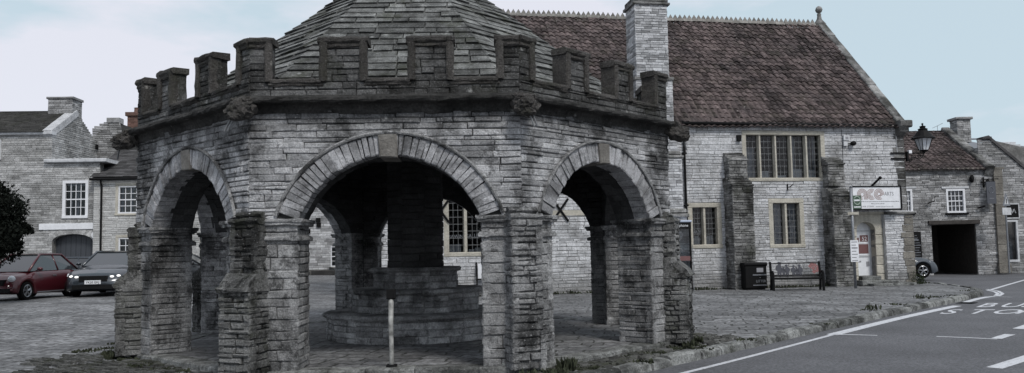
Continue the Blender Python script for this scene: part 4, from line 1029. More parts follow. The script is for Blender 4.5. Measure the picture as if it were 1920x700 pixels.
# bench with cut-metal soldiers and poppies in the back
qa, qb = foot(1451, 546), foot(1545, 545); U3 = (qb-qa).normalized(); bl = (qb-qa).length; BF = Fr((qa.x, qa.y, 0), U3, (U3.y, -U3.x, 0)); z0 = qa.z
bch = thing('memorial_bench', 'black metal memorial bench with cut-out figures and red poppies on its back', 'bench', (qa+qb)/2)
for s_ in (0, bl):
    w = MB()
    w.tube([BF.P(s_, z0, 0), BF.P(s_, z0+.42, -.02), BF.P(s_, z0+.64, -.04), BF.P(s_, z0+.68, -.12), BF.P(s_, z0+.66, -.46)], .048, 6)
    w.tube([BF.P(s_, z0, -.62), BF.P(s_, z0+.42, -.50), BF.P(s_, z0+1.0, -.66)], .045, 6); w.tube([BF.P(s_, z0+.42, -.02), BF.P(s_, z0+.42, -.5)], .028, 6)
    w.tube([BF.P(s_, z0+.5, -.3), BF.P(s_, z0+.6, -.2), BF.P(s_, z0+.5, -.1)], .018, 6); w.blob(tuple(BF.P(s_, z0+1.0, -.66)), (.045,.045,.045), 1, 0)
    w.build('end_frame', M['black'], bch)
w = MB()
for i in range(6): w.nbox(BF, .0, bl, z0+.40, z0+.46, -.08-.085*i-.035, -.08-.085*i+.035, .5, .001, .006)
w.build('seat', M['black'], bch)
w = MB(); bk = lambda z: -.50-(z-.42)*.27
for z in (.50, .97): w.tube([BF.P(0, z0+z, bk(z)), BF.P(bl, z0+z, bk(z))], .02, 6)
w.box(BF, .02, bl-.02, z0+.52, z0+.56, bk(.54)-.01, bk(.54)+.01)
w.build('back_rail', M['black'], bch)
def cut(mb, outline, cu, zb_, s_):
    vs = [BF.P(cu+u*s_, z0+zb_+z*s_, bk(zb_+z*s_)+d) for d in (-.008, .008) for (u, z) in outline]; n = len(outline)
    mb.add(vs, [tuple(range(n)), tuple(range(n, 2*n))[::-1]]+[(i,(i+1)%n,n+(i+1)%n,n+i) for i in range(n)])
sol = [(-.10,0),(-.02,0),(0,.22),(.03,0),(.12,0),(.10,.30),(.15,.42),(.22,.40),(.24,.46),(.13,.55),(.10,.68),(.08,.72),(.09,.80),(.14,.83),(.10,.88),(.02,.93),(-.05,.88),(-.08,.82),(-.04,.80),(-.04,.72),(-.12,.68),(-.18,.50),(-.16,.38),(-.09,.34)]
w = MB()
for cu, s_, fl_ in ((.30,.58,1),(.58,.47,-1),(.80,.44,1),(1.03,.47,-1),(.45,.38,1),(.92,.36,-1)): cut(w, [(u*fl_*1.25, z) for (u, z) in sol][::fl_], cu, .50, s_)
w.build('soldier_figures', M['silh'], bch)
w = MB()
for i in range(9): u = 1.16+.055*i; w.tube([BF.P(u, z0+.5, bk(.5)), BF.P(u+R(-.02,.02), z0+.7, bk(.7)), BF.P(u+R(-.03,.03), z0+.93, bk(.93))], .008, 5)
w.build('grass_blades', M['lead'], bch)
w = MB()
for (u, z) in ((1.40,.86),(1.50,.78),(1.58,.88),(1.62,.70),(1.47,.93),(1.68,.80),(1.52,.66)): cut(w, [(.06*(1+.2*cos(4*t))*cos(t), .055*(1+.2*cos(4*t))*sin(t)) for t in [2*pi*i/16 for i in range(16)]], u, z, 1.15)
w.build('poppy_flowers', M['silhred'], bch)
# phone kiosk
q = at(1294, 541.5, 29.9); q.z = 0; PH = Plane((q.x, q.y), .12); b, zt = PH.px(1295,413); z0 = q.z; a = b-.92
ph = thing('phone_box', 'black framed glass telephone box behind the right buttress of the cross', 'telephone box', PH.P((a+b)/2, z0, -.45))
w = MB(); t_ = .06
for (x, d) in ((a,0),(b-t_,0),(a,-.86),(b-t_,-.86)): w.box(PH, x, x+t_, z0, zt-.1, d-t_, d)
w.box(PH, a, b, zt-.32, zt-.08, -.92, .02); w.box(PH, a, b, z0, z0+.18, -.92, .01)
for x in (a+.42,): w.box(PH, x, x+.03, z0+.18, zt-.32, -.04, -.01)
w.build('frame', M['black'], ph)
w = MB(); w.nbox(PH, a-.02, b+.02, zt-.08, zt, -.96, .05, .3, .001, .02); w.build('roof', plain('pale_blue_grey_trim', (.42,.47,.58), .4), ph)
w = MB(); w.add([PH.P(a,z0+.18,-.03),PH.P(b,z0+.18,-.03),PH.P(b,zt-.3,-.03),PH.P(a,zt-.3,-.03)], [(0,1,2,3)]); w.add([PH.P(b-.03,z0+.18,-.03),PH.P(b-.03,z0+.18,-.9),PH.P(b-.03,zt-.3,-.9),PH.P(b-.03,zt-.3,-.03)], [(0,1,2,3)]); w.build('glass', M['glass'], ph)
w = MB(); text(w, PH, 'Telephone', b-.42, zt-.24, .10, .024, 'CENTER', bold=.01); w.build('lettering', M['whitedirty'], ph)
w = MB(); z_ = PH.px(1290,489)[1]; w.box(PH, a+t_, b-t_, z_, z_+.17, -.03, -.008); w.build('red_band', M['pred'], ph)
w = MB()
for sd_ in range(3):
    cx = a+.25+.12*sd_; w.tube([PH.P(cx+.09*sin(t*2.2+sd_), z_+.35+t*.22, -.02) for t in [i*.35 for i in range(14)]], .010, 5)
w.build('scratched_graffiti', M['greytext'], ph)
w = MB(); w.box(PH, a+.3, a+.62, z0+.9, z0+1.75, -.84, -.66); w.box(PH, a+.2, a+.7, z0+.75, z0+.8, -.84, -.5); w.build('telephone', M['greypole'], ph)
w = MB(); w.tube([PH.P(b+.03, z0, .02), PH.P(b+.03, z0+1.7, .02)], .012, 5); w.build('edge_trim', M['greypole'], ph)
# dark post in the front arch
fr = oface(0); pu = at(734, 620, OY-AP+.14).x-OX
po = thing('iron_post', 'worn white-painted iron post standing in the front arch of the cross', 'post', (OX+pu, OY-AP+.12, 0)); PF = Fr((OX+pu, OY-AP+.14, 0), (1,0,0), (0,-1,0))
zt = 1.08; w = MB(); w.tube([PF.P(0,0,0), PF.P(0,.15,0), PF.P(-.01,.6,0), PF.P(0,.98,0)], [.036,.032,.036,.038], 10); w.build('shaft', M['post'], po, True)
w = MB(); w.nbox(PF, -.06, .06, .96, 1.10, -.05, .05, .1, .003, .015); w.build('cap', M['iron'], po); w = MB(); w.nbox(PF, -.07, .07, 0, .05, -.07, .07, .1, .003, .01); w.build('foot', M['iron'], po)
# dark frame with a white notice behind the cross
q = aty_ = ground(898, 556); NF = Plane((q.x, q.y), 0.1); a, zt = NF.px(893,492); b, _ = NF.px(913,492)
nb = thing('notice_stand', 'black folding stand with a white notice behind the cross', 'notice stand', q); w = MB()
for x in (a, b): w.tube([NF.P(x, q.z, .25), NF.P(x, zt, 0)], .03, 6); w.tube([NF.P(x, q.z, -.25), NF.P(x, zt, -.02)], .03, 6)
for z in (.35, .62): w.tube([NF.P(a, q.z+z, .17), NF.P(b, q.z+z, .17)], .03, 6)
w.build('frame', M['black'], nb); w = MB(); w.box(NF, a+.05, b-.04, zt-.62, zt-.05, .03, .06); w.build('notice', M['white'], nb); w = MB(); w.box(NF, a+.05, b-.04, q.z+.3, zt-.64, .06, .09); w.build('lower_panel', M['greypole'], nb)
# ================================================================== the inn on the right
PB = Plane((26.0, 42.5), -.03); zg = -.02
inn = thing('inn', 'low stone coaching inn with a tiled roof, carriage arch and small white windows', 'inn', PB.P(0, 0, -3))
L0 = PB.px(1690,400)[0]; L1 = PB.px(1866,400)[0]; ze = PB.px(1780,318)[1]
ax0, azt = PB.px(1746,421); ax1, _ = PB.px(1829,421)
wn = [(*PB.px(1773,355), *PB.px(1811,399)), (*PB.px(1692,355), *PB.px(1712,399))]
hl_ = [('rect', v[0]+.02, v[2]-.02, v[3]+.02, v[1]-.02) for v in wn]+[('rect', ax0, ax1, -1, azt)]
w = MB(); stones(w, PB, L0, L1, -.1, ze, (.07,.15), (.2,.6), .012, (-.006,.025), hl_, .014, .008, -.04, .01); iw = w.build('wall', M['pub'], inn)
w = MB(); slab(w, PB, L0, L1, -.2, ze, -.5, -.012, hl_)
w.box(PB, ax0-.3, ax0, -.1, azt+.3, -6, -.5); w.box(PB, ax1, ax1+.3, -.1, azt+.3, -6, -.5); w.box(PB, ax0-.3, ax1+.3, azt, azt+.2, -6, -.5); w.box(PB, ax0, ax1, -.1, azt, -6.2, -6); w.box(PB, L1-.4, L1, -.1, ze, -8, -.5); w.box(PB, L0, L1, -.1, ze, -8.2, -8)
w.build('mortar', M['hallmortar'], iw)
w = MB(); w.box(PB, ax1-.02, ax1+.0, -.05, azt, -5.5, -.1); w.box(PB, ax0, ax1, -.05, azt-.01, -4.0, -3.9); w.build('carriage_doors', M['wood'], inn)
sash(PB, wn[0][0], wn[0][2], wn[0][3], wn[0][1], 4, 4, inn, .10, sill=M['iron'], head=M['whitedirty']); sash(PB, wn[1][0], wn[1][2], wn[1][3], wn[1][1], 3, 4, inn, .10, sill=M['iron'], head=M['whitedirty'])
w = MB(); a, zt = PB.px(1740,413); b, zb = PB.px(1836,420); w.nbox(PB, a, b, azt-.02, azt+.20, -.3, .10, .3, .008, .02); w.build('timber_lintel', M['wood'], inn)
rz = PB.px(1790,248,-4)[1]; rd = 4.0; sl2 = Vector((0,0,rz-ze))-PB.N*rd; Sd2 = sl2.normalized(); Nn2 = PB.U.cross(Sd2); Nn2 = -Nn2 if Nn2.z < 0 else Nn2
w = MB(); pantiles(w, PB.P(L0, ze, .1)-Sd2*.15+Nn2*.05, PB.U, Sd2, Nn2, L1-L0-.5, sl2.length+.2, .26, .29); ir = w.build('roof', M['tile'], inn)
w = MB(); pts_ = [PB.P(L0,ze,.05), PB.P(L1-.2,ze,.05), PB.P(L1-.2,rz-.03,-rd), PB.P(L0,rz-.03,-rd), PB.P(L1-.2,ze,-2*rd), PB.P(L0,ze,-2*rd)]; w.add(pts_, [(0,1,2,3),(3,2,4,5),(1,4,2)])
w.box(PB, L0, L1-.5, rz-.02, rz+.10, -rd-.1, -rd+.1); w.build('roof_underlay', M['tile'], ir)
w = MB(); P2 = PB.P(L1-.25, ze, 0); f3 = Fr(P2, Sd2, Nn2); f3.P = lambda u, z, d: P2+Sd2*u+PB.U*z+Nn2*d
x = -.25
while x < sl2.length: f3s = min(x+.9, sl2.length+.1); w.nbox(f3, x+.01, f3s-.01, -.25, .22, -.3, .28, .3, .008, .04); x = f3s
w.build('gable_coping', M['hallbutt'], inn)
w = MB(); cz0 = PB.px(1798,250,-rd)[1]; a, zt = PB.px(1787,222,-rd); b, _ = PB.px(1812,222,-rd)
for (uu, ff_) in ((1, Fr(PB.P(a,0,-rd+.4), PB.U, PB.N)),): stones(w, ff_, 0, b-a, cz0-.6, zt-.12, (.1,.16), (.2,.4), .01, (-.005,.02), (), .012, .01, -.1)
stones(w, Fr(PB.P(a,0,-rd-.4), PB.N, -PB.U), 0, .8, cz0-.6, zt-.12, (.1,.16), (.2,.4), .01, (-.005,.02), (), .012, .01, -.1)
w.box(PB, a+.03, b-.03, cz0-.6, zt-.12, -rd-.4, -rd+.37); w.nbox(PB, a-.1, b+.1, zt-.14, zt, -rd-.5, -rd+.5, .3, .01, .03); w.build('chimney', M['pub'], inn)
w = MB(); a, zt = PB.px(1862,316,.1); b, _ = PB.px(1878,316,.1)
z = -.05
while z < zt: h = R(.35,.6); w.nbox(PB, a+.0, b+.0, z+.004, min(z+h, zt)-.004, -.45, .14, .3, .004, .02); z += h
w.nbox(PB, a-.05, b+.12, -.05, .45, -.5, .22, .2, .01, .03); w.nbox(PB, L0, b+.1, zt-.06, zt+.06, -.3, .16, .5, .01, .02); w.build('corner_pier', M['brown'], inn)
w = MB(); c_ = PB.px(1845,342); w.tube([PB.P(c_[0]-.1, c_[1]-.3, .12), PB.P(c_[0]-.1, c_[1]+.25, .12)], .05, 6); w.tube([PB.P(c_[0]-.1, c_[1]+.15, .12), PB.P(c_[0]+.6, c_[1]+.15, .3)], .025, 6); w.tube([PB.P(c_[0]-.25, c_[1]+.0, .12), PB.P(c_[0]+.12, c_[1]+.0, .12)], .03, 6); w.blob(tuple(PB.P(c_[0]+.12, c_[1]+.05, .15)), (.1,.1,.12), 1, .1); w.build('sign_ironwork', M['iron'], inn); w = MB()
c2 = PB.px(1820,336); w.blob(tuple(PB.P(c2[0], c2[1], .12)), (.10,.12,.22), 2, .2); w.build('old_lamp', M['iron'], inn); w = MB(); c3 = PB.px(1744,378); w.tube([PB.P(c3[0]-.2, c3[1]-.1, .1), PB.P(c3[0]+.1, c3[1], .25), PB.P(c3[0]+.15, c3[1]+.25, .25)], .035, 6); w.build('wall_hook', M['iron'], inn); w = MB(); c4 = PB.px(1834,389); w.tube([PB.P(c4[0]-.1, c4[1]-.05, .1), PB.P(c4[0]+.2, c4[1]+.05, .3)], .045, 6)
w.build('wall_hook', M['iron'], inn)
# hanging sign on the inn
a, zt = PB.px(1848.5,341,.35); b, zb = PB.px(1868,382,.35); hs = thing('hanging_sign', 'grey hanging inn sign with a looped white emblem by the brown corner pier', 'sign', PB.P((a+b)/2, zb, .35))
fs_ = PB.sub(0, .35); w = MB(); w.box(fs_, a, b, zb, zt, -.03, .03); w.build('board', M['signgrey'], hs)
w = MB(); cx, cz = (a+b)/2, zb+(zt-zb)*.62; w.tube([fs_.P(cx+.13*sin(t), cz-.17*cos(t), .035) for t in [.35+i*(2*pi-.7)/20 for i in range(21)]], .016, 5); w.box(fs_, cx-.12, cx+.12, zb+.26, zb+.30, .03, .036); w.build('emblem', M['greypole'], hs)
w = MB(); w.tube([fs_.P(a+.05, zt+.04, 0), fs_.P(b+.1, zt+.04, -.2)], .025, 6); w.build('bracket', M['iron'], hs)
# menu board
a, zt = PB.px(1705,435); b, zb = PB.px(1728,487); mb_ = thing('menu_board', 'tall black menu board with white chalk lettering on the inn wall', 'menu board', PB.P((a+b)/2, 0, .06))
w = MB(); w.box(PB, a, b, zb-.2, zt, .03, .08); w.build('board', M['black'], mb_); w = MB(); mid = (a+b)/2
for i, (l_, h) in enumerate(((.12,.03),(.2,.03),(.3,.12),(.42,.04),(.5,.05),(.36,.05),(.3,.04),(.46,.06),(.4,.04),(.5,.05))):
    x = mid-l_/2
    while x < mid+l_/2: x2 = min(x+R(.03,.1), mid+l_/2); w.box(PB, x, x2, zt-.22-.13*i, zt-.22-.13*i+h*R(.6,1), .08, .084); x = x2+.015
w.build('lettering', M['greypole'], mb_)
w = MB(); c_ = PB.px(1758,243,-rd); w.tube([PB.P(c_[0], rz, -rd), PB.P(c_[0], rz+.4, -rd)], .012, 5)
for i in range(5): w.tube([PB.P(c_[0]-.25+.13*i, rz+.28+.06*i, -rd-.12), PB.P(c_[0]-.25+.13*i, rz+.28+.06*i, -rd+.12)], .008, 4)
w.tube([PB.P(c_[0]-.3, rz+.26, -rd), PB.P(c_[0]+.33, rz+.54, -rd)], .01, 4)
tag(w.build('tv_aerial', M['greypole']), 'thin television aerial standing on the ridge of the inn roof', 'aerial')
# ------------------------------------------------------------------ shop to the right of the inn
SHP = Plane((30.6, 43.2), -.03); shop = thing('shop_building', 'stone gabled shop with a white-framed display window at the right edge', 'shop', SHP.P(2, 0, -3))
a0 = SHP.px(1868,400)[0]; a1 = a0+8.5; gzp = SHP.px(1846,263); sw = (*SHP.px(1884,413), *SHP.px(1912,491)); top_ = SHP.px(1846,262)
lim = lambda z: (a0-.8, a1 if z < 5 else gzp[0]+.3+(top_[1]-z)*1.12)
w = MB(); stones(w, SHP, a0-.8, a1, -.1, top_[1], (.08,.16), (.25,.7), .012, (-.006,.022), [('rect', sw[0], sw[2], sw[3], sw[1])], .014, .008, -.04, .01, lim); sw_ = w.build('wall', M['pub'], shop)
w = MB(); slab(w, SHP, a0-.8, a1, -.2, 5.0, -.5, -.012, [('rect', sw[0], sw[2], sw[3], sw[1])]); gl = [(a0-.8, 5.0), (a1, 5.0), (gzp[0]+.3, top_[1]), (a0-.8, top_[1]-.6)]
w.add([SHP.P(u, z, -.02) for (u, z) in gl]+[SHP.P(u, z, -.5) for (u, z) in gl], [(0,1,2,3),(4,5,6,7)[::-1],(0,4,5,1),(1,5,6,2),(2,6,7,3),(3,7,4,0)]); w.box(SHP, a0-.3, a1, -.1, 5, -6.2, -6); w.box(SHP, a1-.3, a1+.01, -.1, 5.01, -6.1, -.3)
w.build('mortar', M['hallmortar'], sw_)
w = MB(); p0 = SHP.P(gzp[0]+.2, top_[1]+.06, 0); p1 = SHP.P(gzp[0]+.2+(top_[1]-3.0)*1.12, 3.0, 0); dd = (p1-p0).normalized(); f4 = Fr(p0, dd, Vector((0,0,1))); n4 = dd.cross(SHP.N); n4 = -n4 if n4.z < 0 else n4
f4.P = lambda u, z, d: p0+dd*u+SHP.N*z+n4*d
w.nbox(f4, -.1, (p1-p0).length, -.5, .08, -.02, .14, .3, .006, .03); w.nbox(SHP, gzp[0]-.15, gzp[0]+.35, top_[1]-.0, top_[1]+.15, -.5, .1, .2, .01, .03); w.build('gable_coping', M['roofdark'], shop)
w = MB(); ra = SHP.px(1886,291,-3); pantiles(w, SHP.P(gzp[0]+1.6, 4.9, -1.2), SHP.U, (Vector((0,0,1.0))-SHP.N*.9).normalized(), Vector((0,0,.67))+SHP.N*.74, 9, 2.3, .27, .3); w.build('roof', M['tile'], shop)
w = MB(); u0, zt, u1, zb = sw[0], sw[1], sw[2], sw[3]
for (a, b, c, d) in ((u0,u1,zt-.1,zt),(u0,u1,zb,zb+.12),(u0,u0+.1,zb,zt),(u1-.1,u1,zb,zt)): w.box(SHP, a, b, c, d, -.12, .04+R(0,.004))
f = w.build('display_window', M['whitedirty'], shop); w = MB(); w.add([SHP.P(u0,zb,-.06),SHP.P(u1,zb,-.06),SHP.P(u1,zt,-.06),SHP.P(u0,zt,-.06)], [(0,1,2,3)]); w.build('glass', M['glass'], f)
w = MB(); w.box(SHP, u0+.12, u0+.5, zb+.1, zb+1.1, -.5, -.3); w.box(SHP, u0+.55, u0+.8, zb+.5, zb+1.5, -.6, -.5); w.build('window_display', M['greypole'], f)
# shop fascia sign
a, zt = SHP.px(1880,384); b, zb = SHP.px(1909,408); w = MB(); w.box(SHP, a, b, zb, zt, 0, .06); so = w.build('fascia_sign', M['black']); tag(so, 'small dark fascia board over the display window at the right edge', 'sign')
w = MB(); w.box(SHP, a-.04, b+.04, zt, zt+.06, 0, .08); w.box(SHP, a-.04, b+.04, zb-.06, zb, 0, .08); w.box(SHP, b-.0, b+.05, zb, zt, 0, .078); w.tube([SHP.P(a+.15+(b-a-.3)*i/16, (zt+zb)/2+.12*sin(i*1.1), .07) for i in range(17)], .02, 5)
o_ = w.build('frame_and_lettering', M['whitedirty'], so)


# grey modern roof behind
GB = Plane((34, 56), -.03); w = MB(); gb = thing('modern_building', 'plain building with a grey metal roof behind the inn', 'building', GB.P(0, 0, -3))
a, zt = GB.px(1815,249); b, _ = GB.px(1863,249); c, zb = GB.px(1885,278); c2_, zb2 = GB.px(1930,278)
P6 = [GB.P(a-3, zb2, .5), GB.P(c2_, zb2, .5), GB.P(c2_-1, zb+.2, 0), GB.P(c, zb, 0), GB.P(b, zt, -4), GB.P(a-3, zt, -4), GB.P(c+2, zb, -8), GB.P(a-3, zb, -8)]
w.add(P6, [(0,1,2,3),(0,3,4,5),(4,3,6),(5,4,6,7)]); w.build('roof', plain('grey_metal_roof', (.14,.145,.16), .6), gb)
w = MB(); w.box(GB, a-3, c2_, 0, zb2-.02, -8, .4); w.build('wall', M['housea'], gb); w = MB(); a, z1 = GB.px(1872,272,.6); b, z2 = GB.px(1912,279,.6); w.box(GB, a, b, z2, z1, -2, .7); w.box(GB, a+.3, b-.2, z1, z1+.2, -2, .5); w.build('roof_edge', M['whitedirty'], gb)
w = MB(); w.nbox(GB, GB.px(1850,250)[0]-3.5, b+.0, zt, zt+.1, -4.1, -3.9, .5, .001, .02)
w.build('ridge', M['greypole'], gb)
# road sign by the shop
q = foot(1893, 512); RS = Plane((q.x, q.y), .3); rs = thing('road_sign', 'triangular road sign on a grey post in front of the shop window', 'road sign', q); zt = RS.px(1890,388)[1]
w = MB(); w.tube([RS.P(0, q.z, 0), RS.P(0, zt+.2, 0)], .045, 8); w.build('post', M['greypole'], rs)
w = MB(); w.add([RS.P(u, z, d) for d in (.05,.07) for (u, z) in ((-.26,zt+.05),(.26,zt+.05),(0,zt+.72))], [(0,1,2),(5,4,3),(0,3,4,1),(1,4,5,2),(2,5,3,0)]); tr_ = w.build('triangle_plate', M['greypole'], rs)
w = MB(); w.add([RS.P(u, z, .075) for (u, z) in ((-.15,zt+.13),(.15,zt+.13),(0,zt+.54))], [(0,1,2)]); w.box(RS, -.3, .3, zt-.42, zt-.05, .05, .07); w.build('white_plate', M['whitedirty'], rs); w = MB(); w.tube([RS.P(0,zt+.18,.08), RS.P(0,zt+.42,.08)], .02, 5); w.build('symbol', M['black'], tr_)
# ================================================================== houses on the left
HA = Plane((-22.0, 42.0), .02)
def roof_plane(mb, O, U, Sd_, Nn_, lu, ls, ch=.16, ln=(.25,.4), th=.02):
    s_ = 0
    while s_ < ls:
        u = 0; s2 = min(s_+ch+.05, ls+.02)
        while u < lu-.02:
            u2 = min(u+R(*ln), lu); h = R(0,.012)
            a = [O+U*u_+Sd_*s__+Nn_*e for (u_, s__, e) in ((u+.003,s_,.0),(u2-.003,s_,.0),(u2-.003,s2,-.02),(u+.003,s2,-.02),(u+.003,s_,th+.01+h),(u2-.003,s_,th+.01+h),(u2-.003,s2,.0),(u+.003,s2,.0))]
            mb.hexa(a); u = u2
        s_ += ch
# gabled house
ha = thing('gabled_house', 'tall grey stone house with a dark roof and end chimney at the far left', 'house', HA.P(-8, 0, -4), 'stone houses around the square')
uR = HA.px(97,300)[0]; uL = uR-14; zE = HA.px(60,249)[1]; dH = 2.6
zR = HA.px(80,212,-dH)[1]
w = MB(); stones(w, HA, uL, uR, -.1, zE, (.09,.13), (.3,.8), .010, (-.003,.012), [], .012, .004, -.03)
gf = Fr(HA.P(uR,0,0), -HA.N, HA.U); dd2 = 2*dH
lim2 = lambda z: (0, dd2) if z < zE else ((z-zE)/(zR-zE)*dH, dd2-(z-zE)/(zR-zE)*dH)
stones(w, gf, 0, dd2, -.1, zR, (.09,.14), (.25,.6), .012, (-.003,.015), [], .012, .006, -.03, 0, lim2)
hw1 = w.build('wall', M['housea'], ha)
w = MB(); w.box(HA, uL, uR-.02, -.1, zE, -dd2, -.015); w.add([HA.P(uR-.02,zE,0), HA.P(uR-.02,zE,-dd2), HA.P(uR-.02,zR-.04,-dH)], [(0,1,2)]); w.build('mortar', M['hallmortar'], hw1)
Sd3 = (Vector((0,0,zR-zE))-HA.N*dH).normalized(); Nn3 = HA.U.cross(Sd3); Nn3 = -Nn3 if Nn3.z < 0 else Nn3
w = MB(); roof_plane(w, HA.P(uL, zE, .12)-Sd3*.1+Nn3*.06, HA.U, Sd3, Nn3, uR-uL-.35, math.hypot(zR-zE, dH)+.1); w.box(HA, uL, uR-.3, zR, zR+.09, -dH-.1, -dH+.1)
w.add([HA.P(uL,zE,0), HA.P(uR-.05,zE,0), HA.P(uR-.05,zR,-dH), HA.P(uL,zR,-dH), HA.P(uR-.05,zE,-dd2), HA.P(uL,zE,-dd2)], [(0,1,2,3),(3,2,4,5)]); w.build('roof', M['roofstone'], ha)
w = MB()
for sgn in (1,):
    fP = HA.P(uR-.2, zE, 0); f5 = Fr(fP, Sd3, Nn3); f5.P = lambda u, z, d: fP+Sd3*u+HA.U*z+Nn3*d; w.nbox(f5, -.1, math.hypot(zR-zE,dH), -.25, .23, -.2, .16, .5, .006, .03)
w.build('verge_coping', M['stack'], ha)
w = MB(); w.nbox(HA, uL, uR+.06, zE-.12, zE+.05, -.3, .16, 1, .002, .03); w.build('eaves_board', M['whitedirty'], ha)
w = MB(); a, zt = HA.px(116,182,-dH+.5); b = uR-.02
tw = Fr(HA.P(uR-1.3,0,-dH+.55), HA.U, HA.N); stones(w, tw, 0, 1.28, zR-.4, zt-.1, (.1,.14), (.2,.4), .01, (0,.015), (), .012, .006, -.1); stones(w, Fr(HA.P(uR-.02,0,-dH+.55), -HA.N, HA.U), 0, 1.1, zR-.9, zt-.1, (.1,.14), (.2,.4), .01, (0,.015), (), .012, .006, -.1)
w.box(HA, uR-1.28, uR-.04, zR-.9, zt-.1, -dH-.55, -dH+.53); w.nbox(HA, uR-1.36, uR+.05, zt-.12, zt, -dH-.6, -dH+.62, .4, .008, .03); w.build('chimney', M['pub'], ha)
w = MB(); wa = (*HA.px(-12,262), *HA.px(2,300)); sash(HA.sub(0,.13), wa[0], wa[2], wa[3], wa[1], 2, 4, ha)
w = MB(); a, z1 = HA.px(40,312); w.nbox(HA, uL, uR, z1-.16, z1+.12, 0, .06, 1, .002, .01); w.build('string_band', M['white'], ha)
# flat-fronted wing with the carriage doors
HB = Plane((-22.0, 41.2), .02); wg = thing('garage_wing', 'grey stone wing with a white sash window above dark carriage doors', 'house', HB.P(0, 0, -2), 'stone houses around the square')
uA, zT = HB.px(86,303); uB, _ = HB.px(188,303); gx0, gz1 = HB.px(98,440); gx1, _ = HB.px(174,440); wsh = (*HB.px(118,339), *HB.px(165,409))
gh = gz1
def garch(z):
    c_, hw_ = (gx0+gx1)/2, (gx1-gx0)/2
    if z < gh-.35: return (gx0, gx1)
    if z > gh: return None
    t = (z-(gh-.35))/.35; return (c_-hw_*sqrt(max(0,1-t*t*.98)), c_+hw_*sqrt(max(0,1-t*t*.98)))
w = MB(); stones(w, HB, uA-4, uB, -.1, zT, (.09,.13), (.25,.7), .010, (-.003,.012), [('arch', garch), ('rect', wsh[0]+.03, wsh[2]-.03, wsh[3]+.03, wsh[1]-.03)], .012, .004, -.03); ww = w.build('wall', M['housea'], wg)
w = MB(); slab(w, HB, uA-4, uB, -.1, zT, -.4, -.012, [('rect', gx0, gx1, -1, gh), ('rect', wsh[0]+.03, wsh[2]-.03, wsh[3]+.03, wsh[1]-.03)]); w.box(HB, uA-4, uB, -.1, zT-.1, -2.3, -2.2); w.build('mortar', M['hallmortar'], ww)
sash(HB, *[wsh[i] for i in (0,2,3,1)], 4, 4, wg, .14)
w = MB(); n = 8
for i in range(n): a = gx0+(gx1-gx0)*i/n; w.box(HB, a+.008, a+(gx1-gx0)/n-.008, -.1, gh, -.42, -.38)
w.build('carriage_door', M['greydoor'], wg)
w = MB()
a, z1 = HB.px(74,426); b, _ = HB.px(176,426); w.nbox(HB, a, b, z1-.15, z1+.15, 0, .06, .5, .003, .01); w.build('white_band', M['white'], wg)
w = MB(); w.nbox(HB, uA-.0, HB.px(203,303)[0], zT-.08, zT+.10, -2.3, .22, .6, .004, .03); w.build('parapet_coping', M['whitedirty'], wg)
w = MB(); nv = 22; c_, hw__ = (gx0+gx1)/2, (gx1-gx0)/2
for i in range(nv):
    t0, t1 = pi*i/nv, pi*(i+1)/nv; f1 = lambda t, e: (c_+(hw__+e)*cos(t), gh-.35+(.35+e)*sin(t)); q_ = [f1(t1,0), f1(t0,0), f1(t0,.28), f1(t1,.28)]; w.stone(HB, q_, -.3, R(.01,.025), .01, .004)
w.build('door_arch', M['housea'], wg)
w = MB(); c_ = HB.px(180,441); w.tube([HB.P(c_[0], c_[1], 0), HB.P(c_[0], c_[1], .08)], .2, 16); tag(w.build('round_wall_plate', M['white']), 'round white plate on the wall right of the carriage doors', 'wall plate')
# slate-roofed house with two sash windows, continuing behind the left arch
HC = Plane((-22.0, 41.0), .02); hc = thing('slate_roofed_house', 'pale stone house with a grey slate roof and sash windows behind the left arch', 'house', HC.P(4, 0, -3), 'stone houses around the square')
uA, zE2 = HC.px(176,334); uB = HC.px(500,420)[0]; w1 = (*HC.px(222,349), *HC.px(268,400)); w2 = (*HC.px(222,446), *HC.px(268,500)); w3 = (*HC.px(380,447), *HC.px(426,500)); w4 = (*HC.px(300,349), *HC.px(346,400))
hh = [('rect', v[0]+.02, v[2]-.02, v[3]+.02, v[1]-.02) for v in (w1, w2, w3, w4)]
w = MB(); stones(w, HC, uA, uB, -.1, zE2, (.08,.12), (.25,.6), .010, (-.003,.012), hh, .012, .004, -.03); ww = w.build('wall', M['houseb'], hc)
w = MB(); slab(w, HC, uA, uB, -.1, zE2, -.4, -.012, hh); w.box(HC, uA, uB, -.1, zE2, -6.2, -6); w.box(HC, uB-.3, uB, -.1, zE2, -6, -.3); w.build('mortar', M['hallmortar'], ww)
for v in (w1, w2, w3, w4): sash(HC, v[0], v[2], v[3], v[1], 4, 4, hc, .07, 0, surround=M['ham'])
zR2 = HC.px(220,286,-3)[1]; Sd4 = (Vector((0,0,zR2-zE2))-HC.N*3).normalized(); Nn4 = HC.U.cross(Sd4); Nn4 = -Nn4 if Nn4.z < 0 else Nn4
w = MB(); roof_plane(w, HC.P(uA-.1, zE2, .2)+Nn4*.03, HC.U, Sd4, Nn4, uB-uA, math.hypot(zR2-zE2,3)+.2, .2, (.3,.45), .012); w.add([HC.P(uA-.1,zE2,0), HC.P(uB,zE2,0), HC.P(uB,zR2,-3), HC.P(uA-.1,zR2,-3), HC.P(uB,zE2,-6), HC.P(uA-.1,zE2,-6)], [(0,1,2,3),(3,2,4,5),(0,3,5)]); w.build('roof', M['roofdark'], hc)
w = MB(); w.tube([HC.P(uA-.1, zE2-.08, .24), HC.P(uB, zE2-.08, .24)], .07, 6); a = HC.px(191,400)[0]; w.tube([HC.P(a, zE2-.08, .24), HC.P(a, zE2-.4, .08), HC.P(a, .2, .08)], .05, 6); w.build('gutter_and_downpipe', M['iron'], hc)
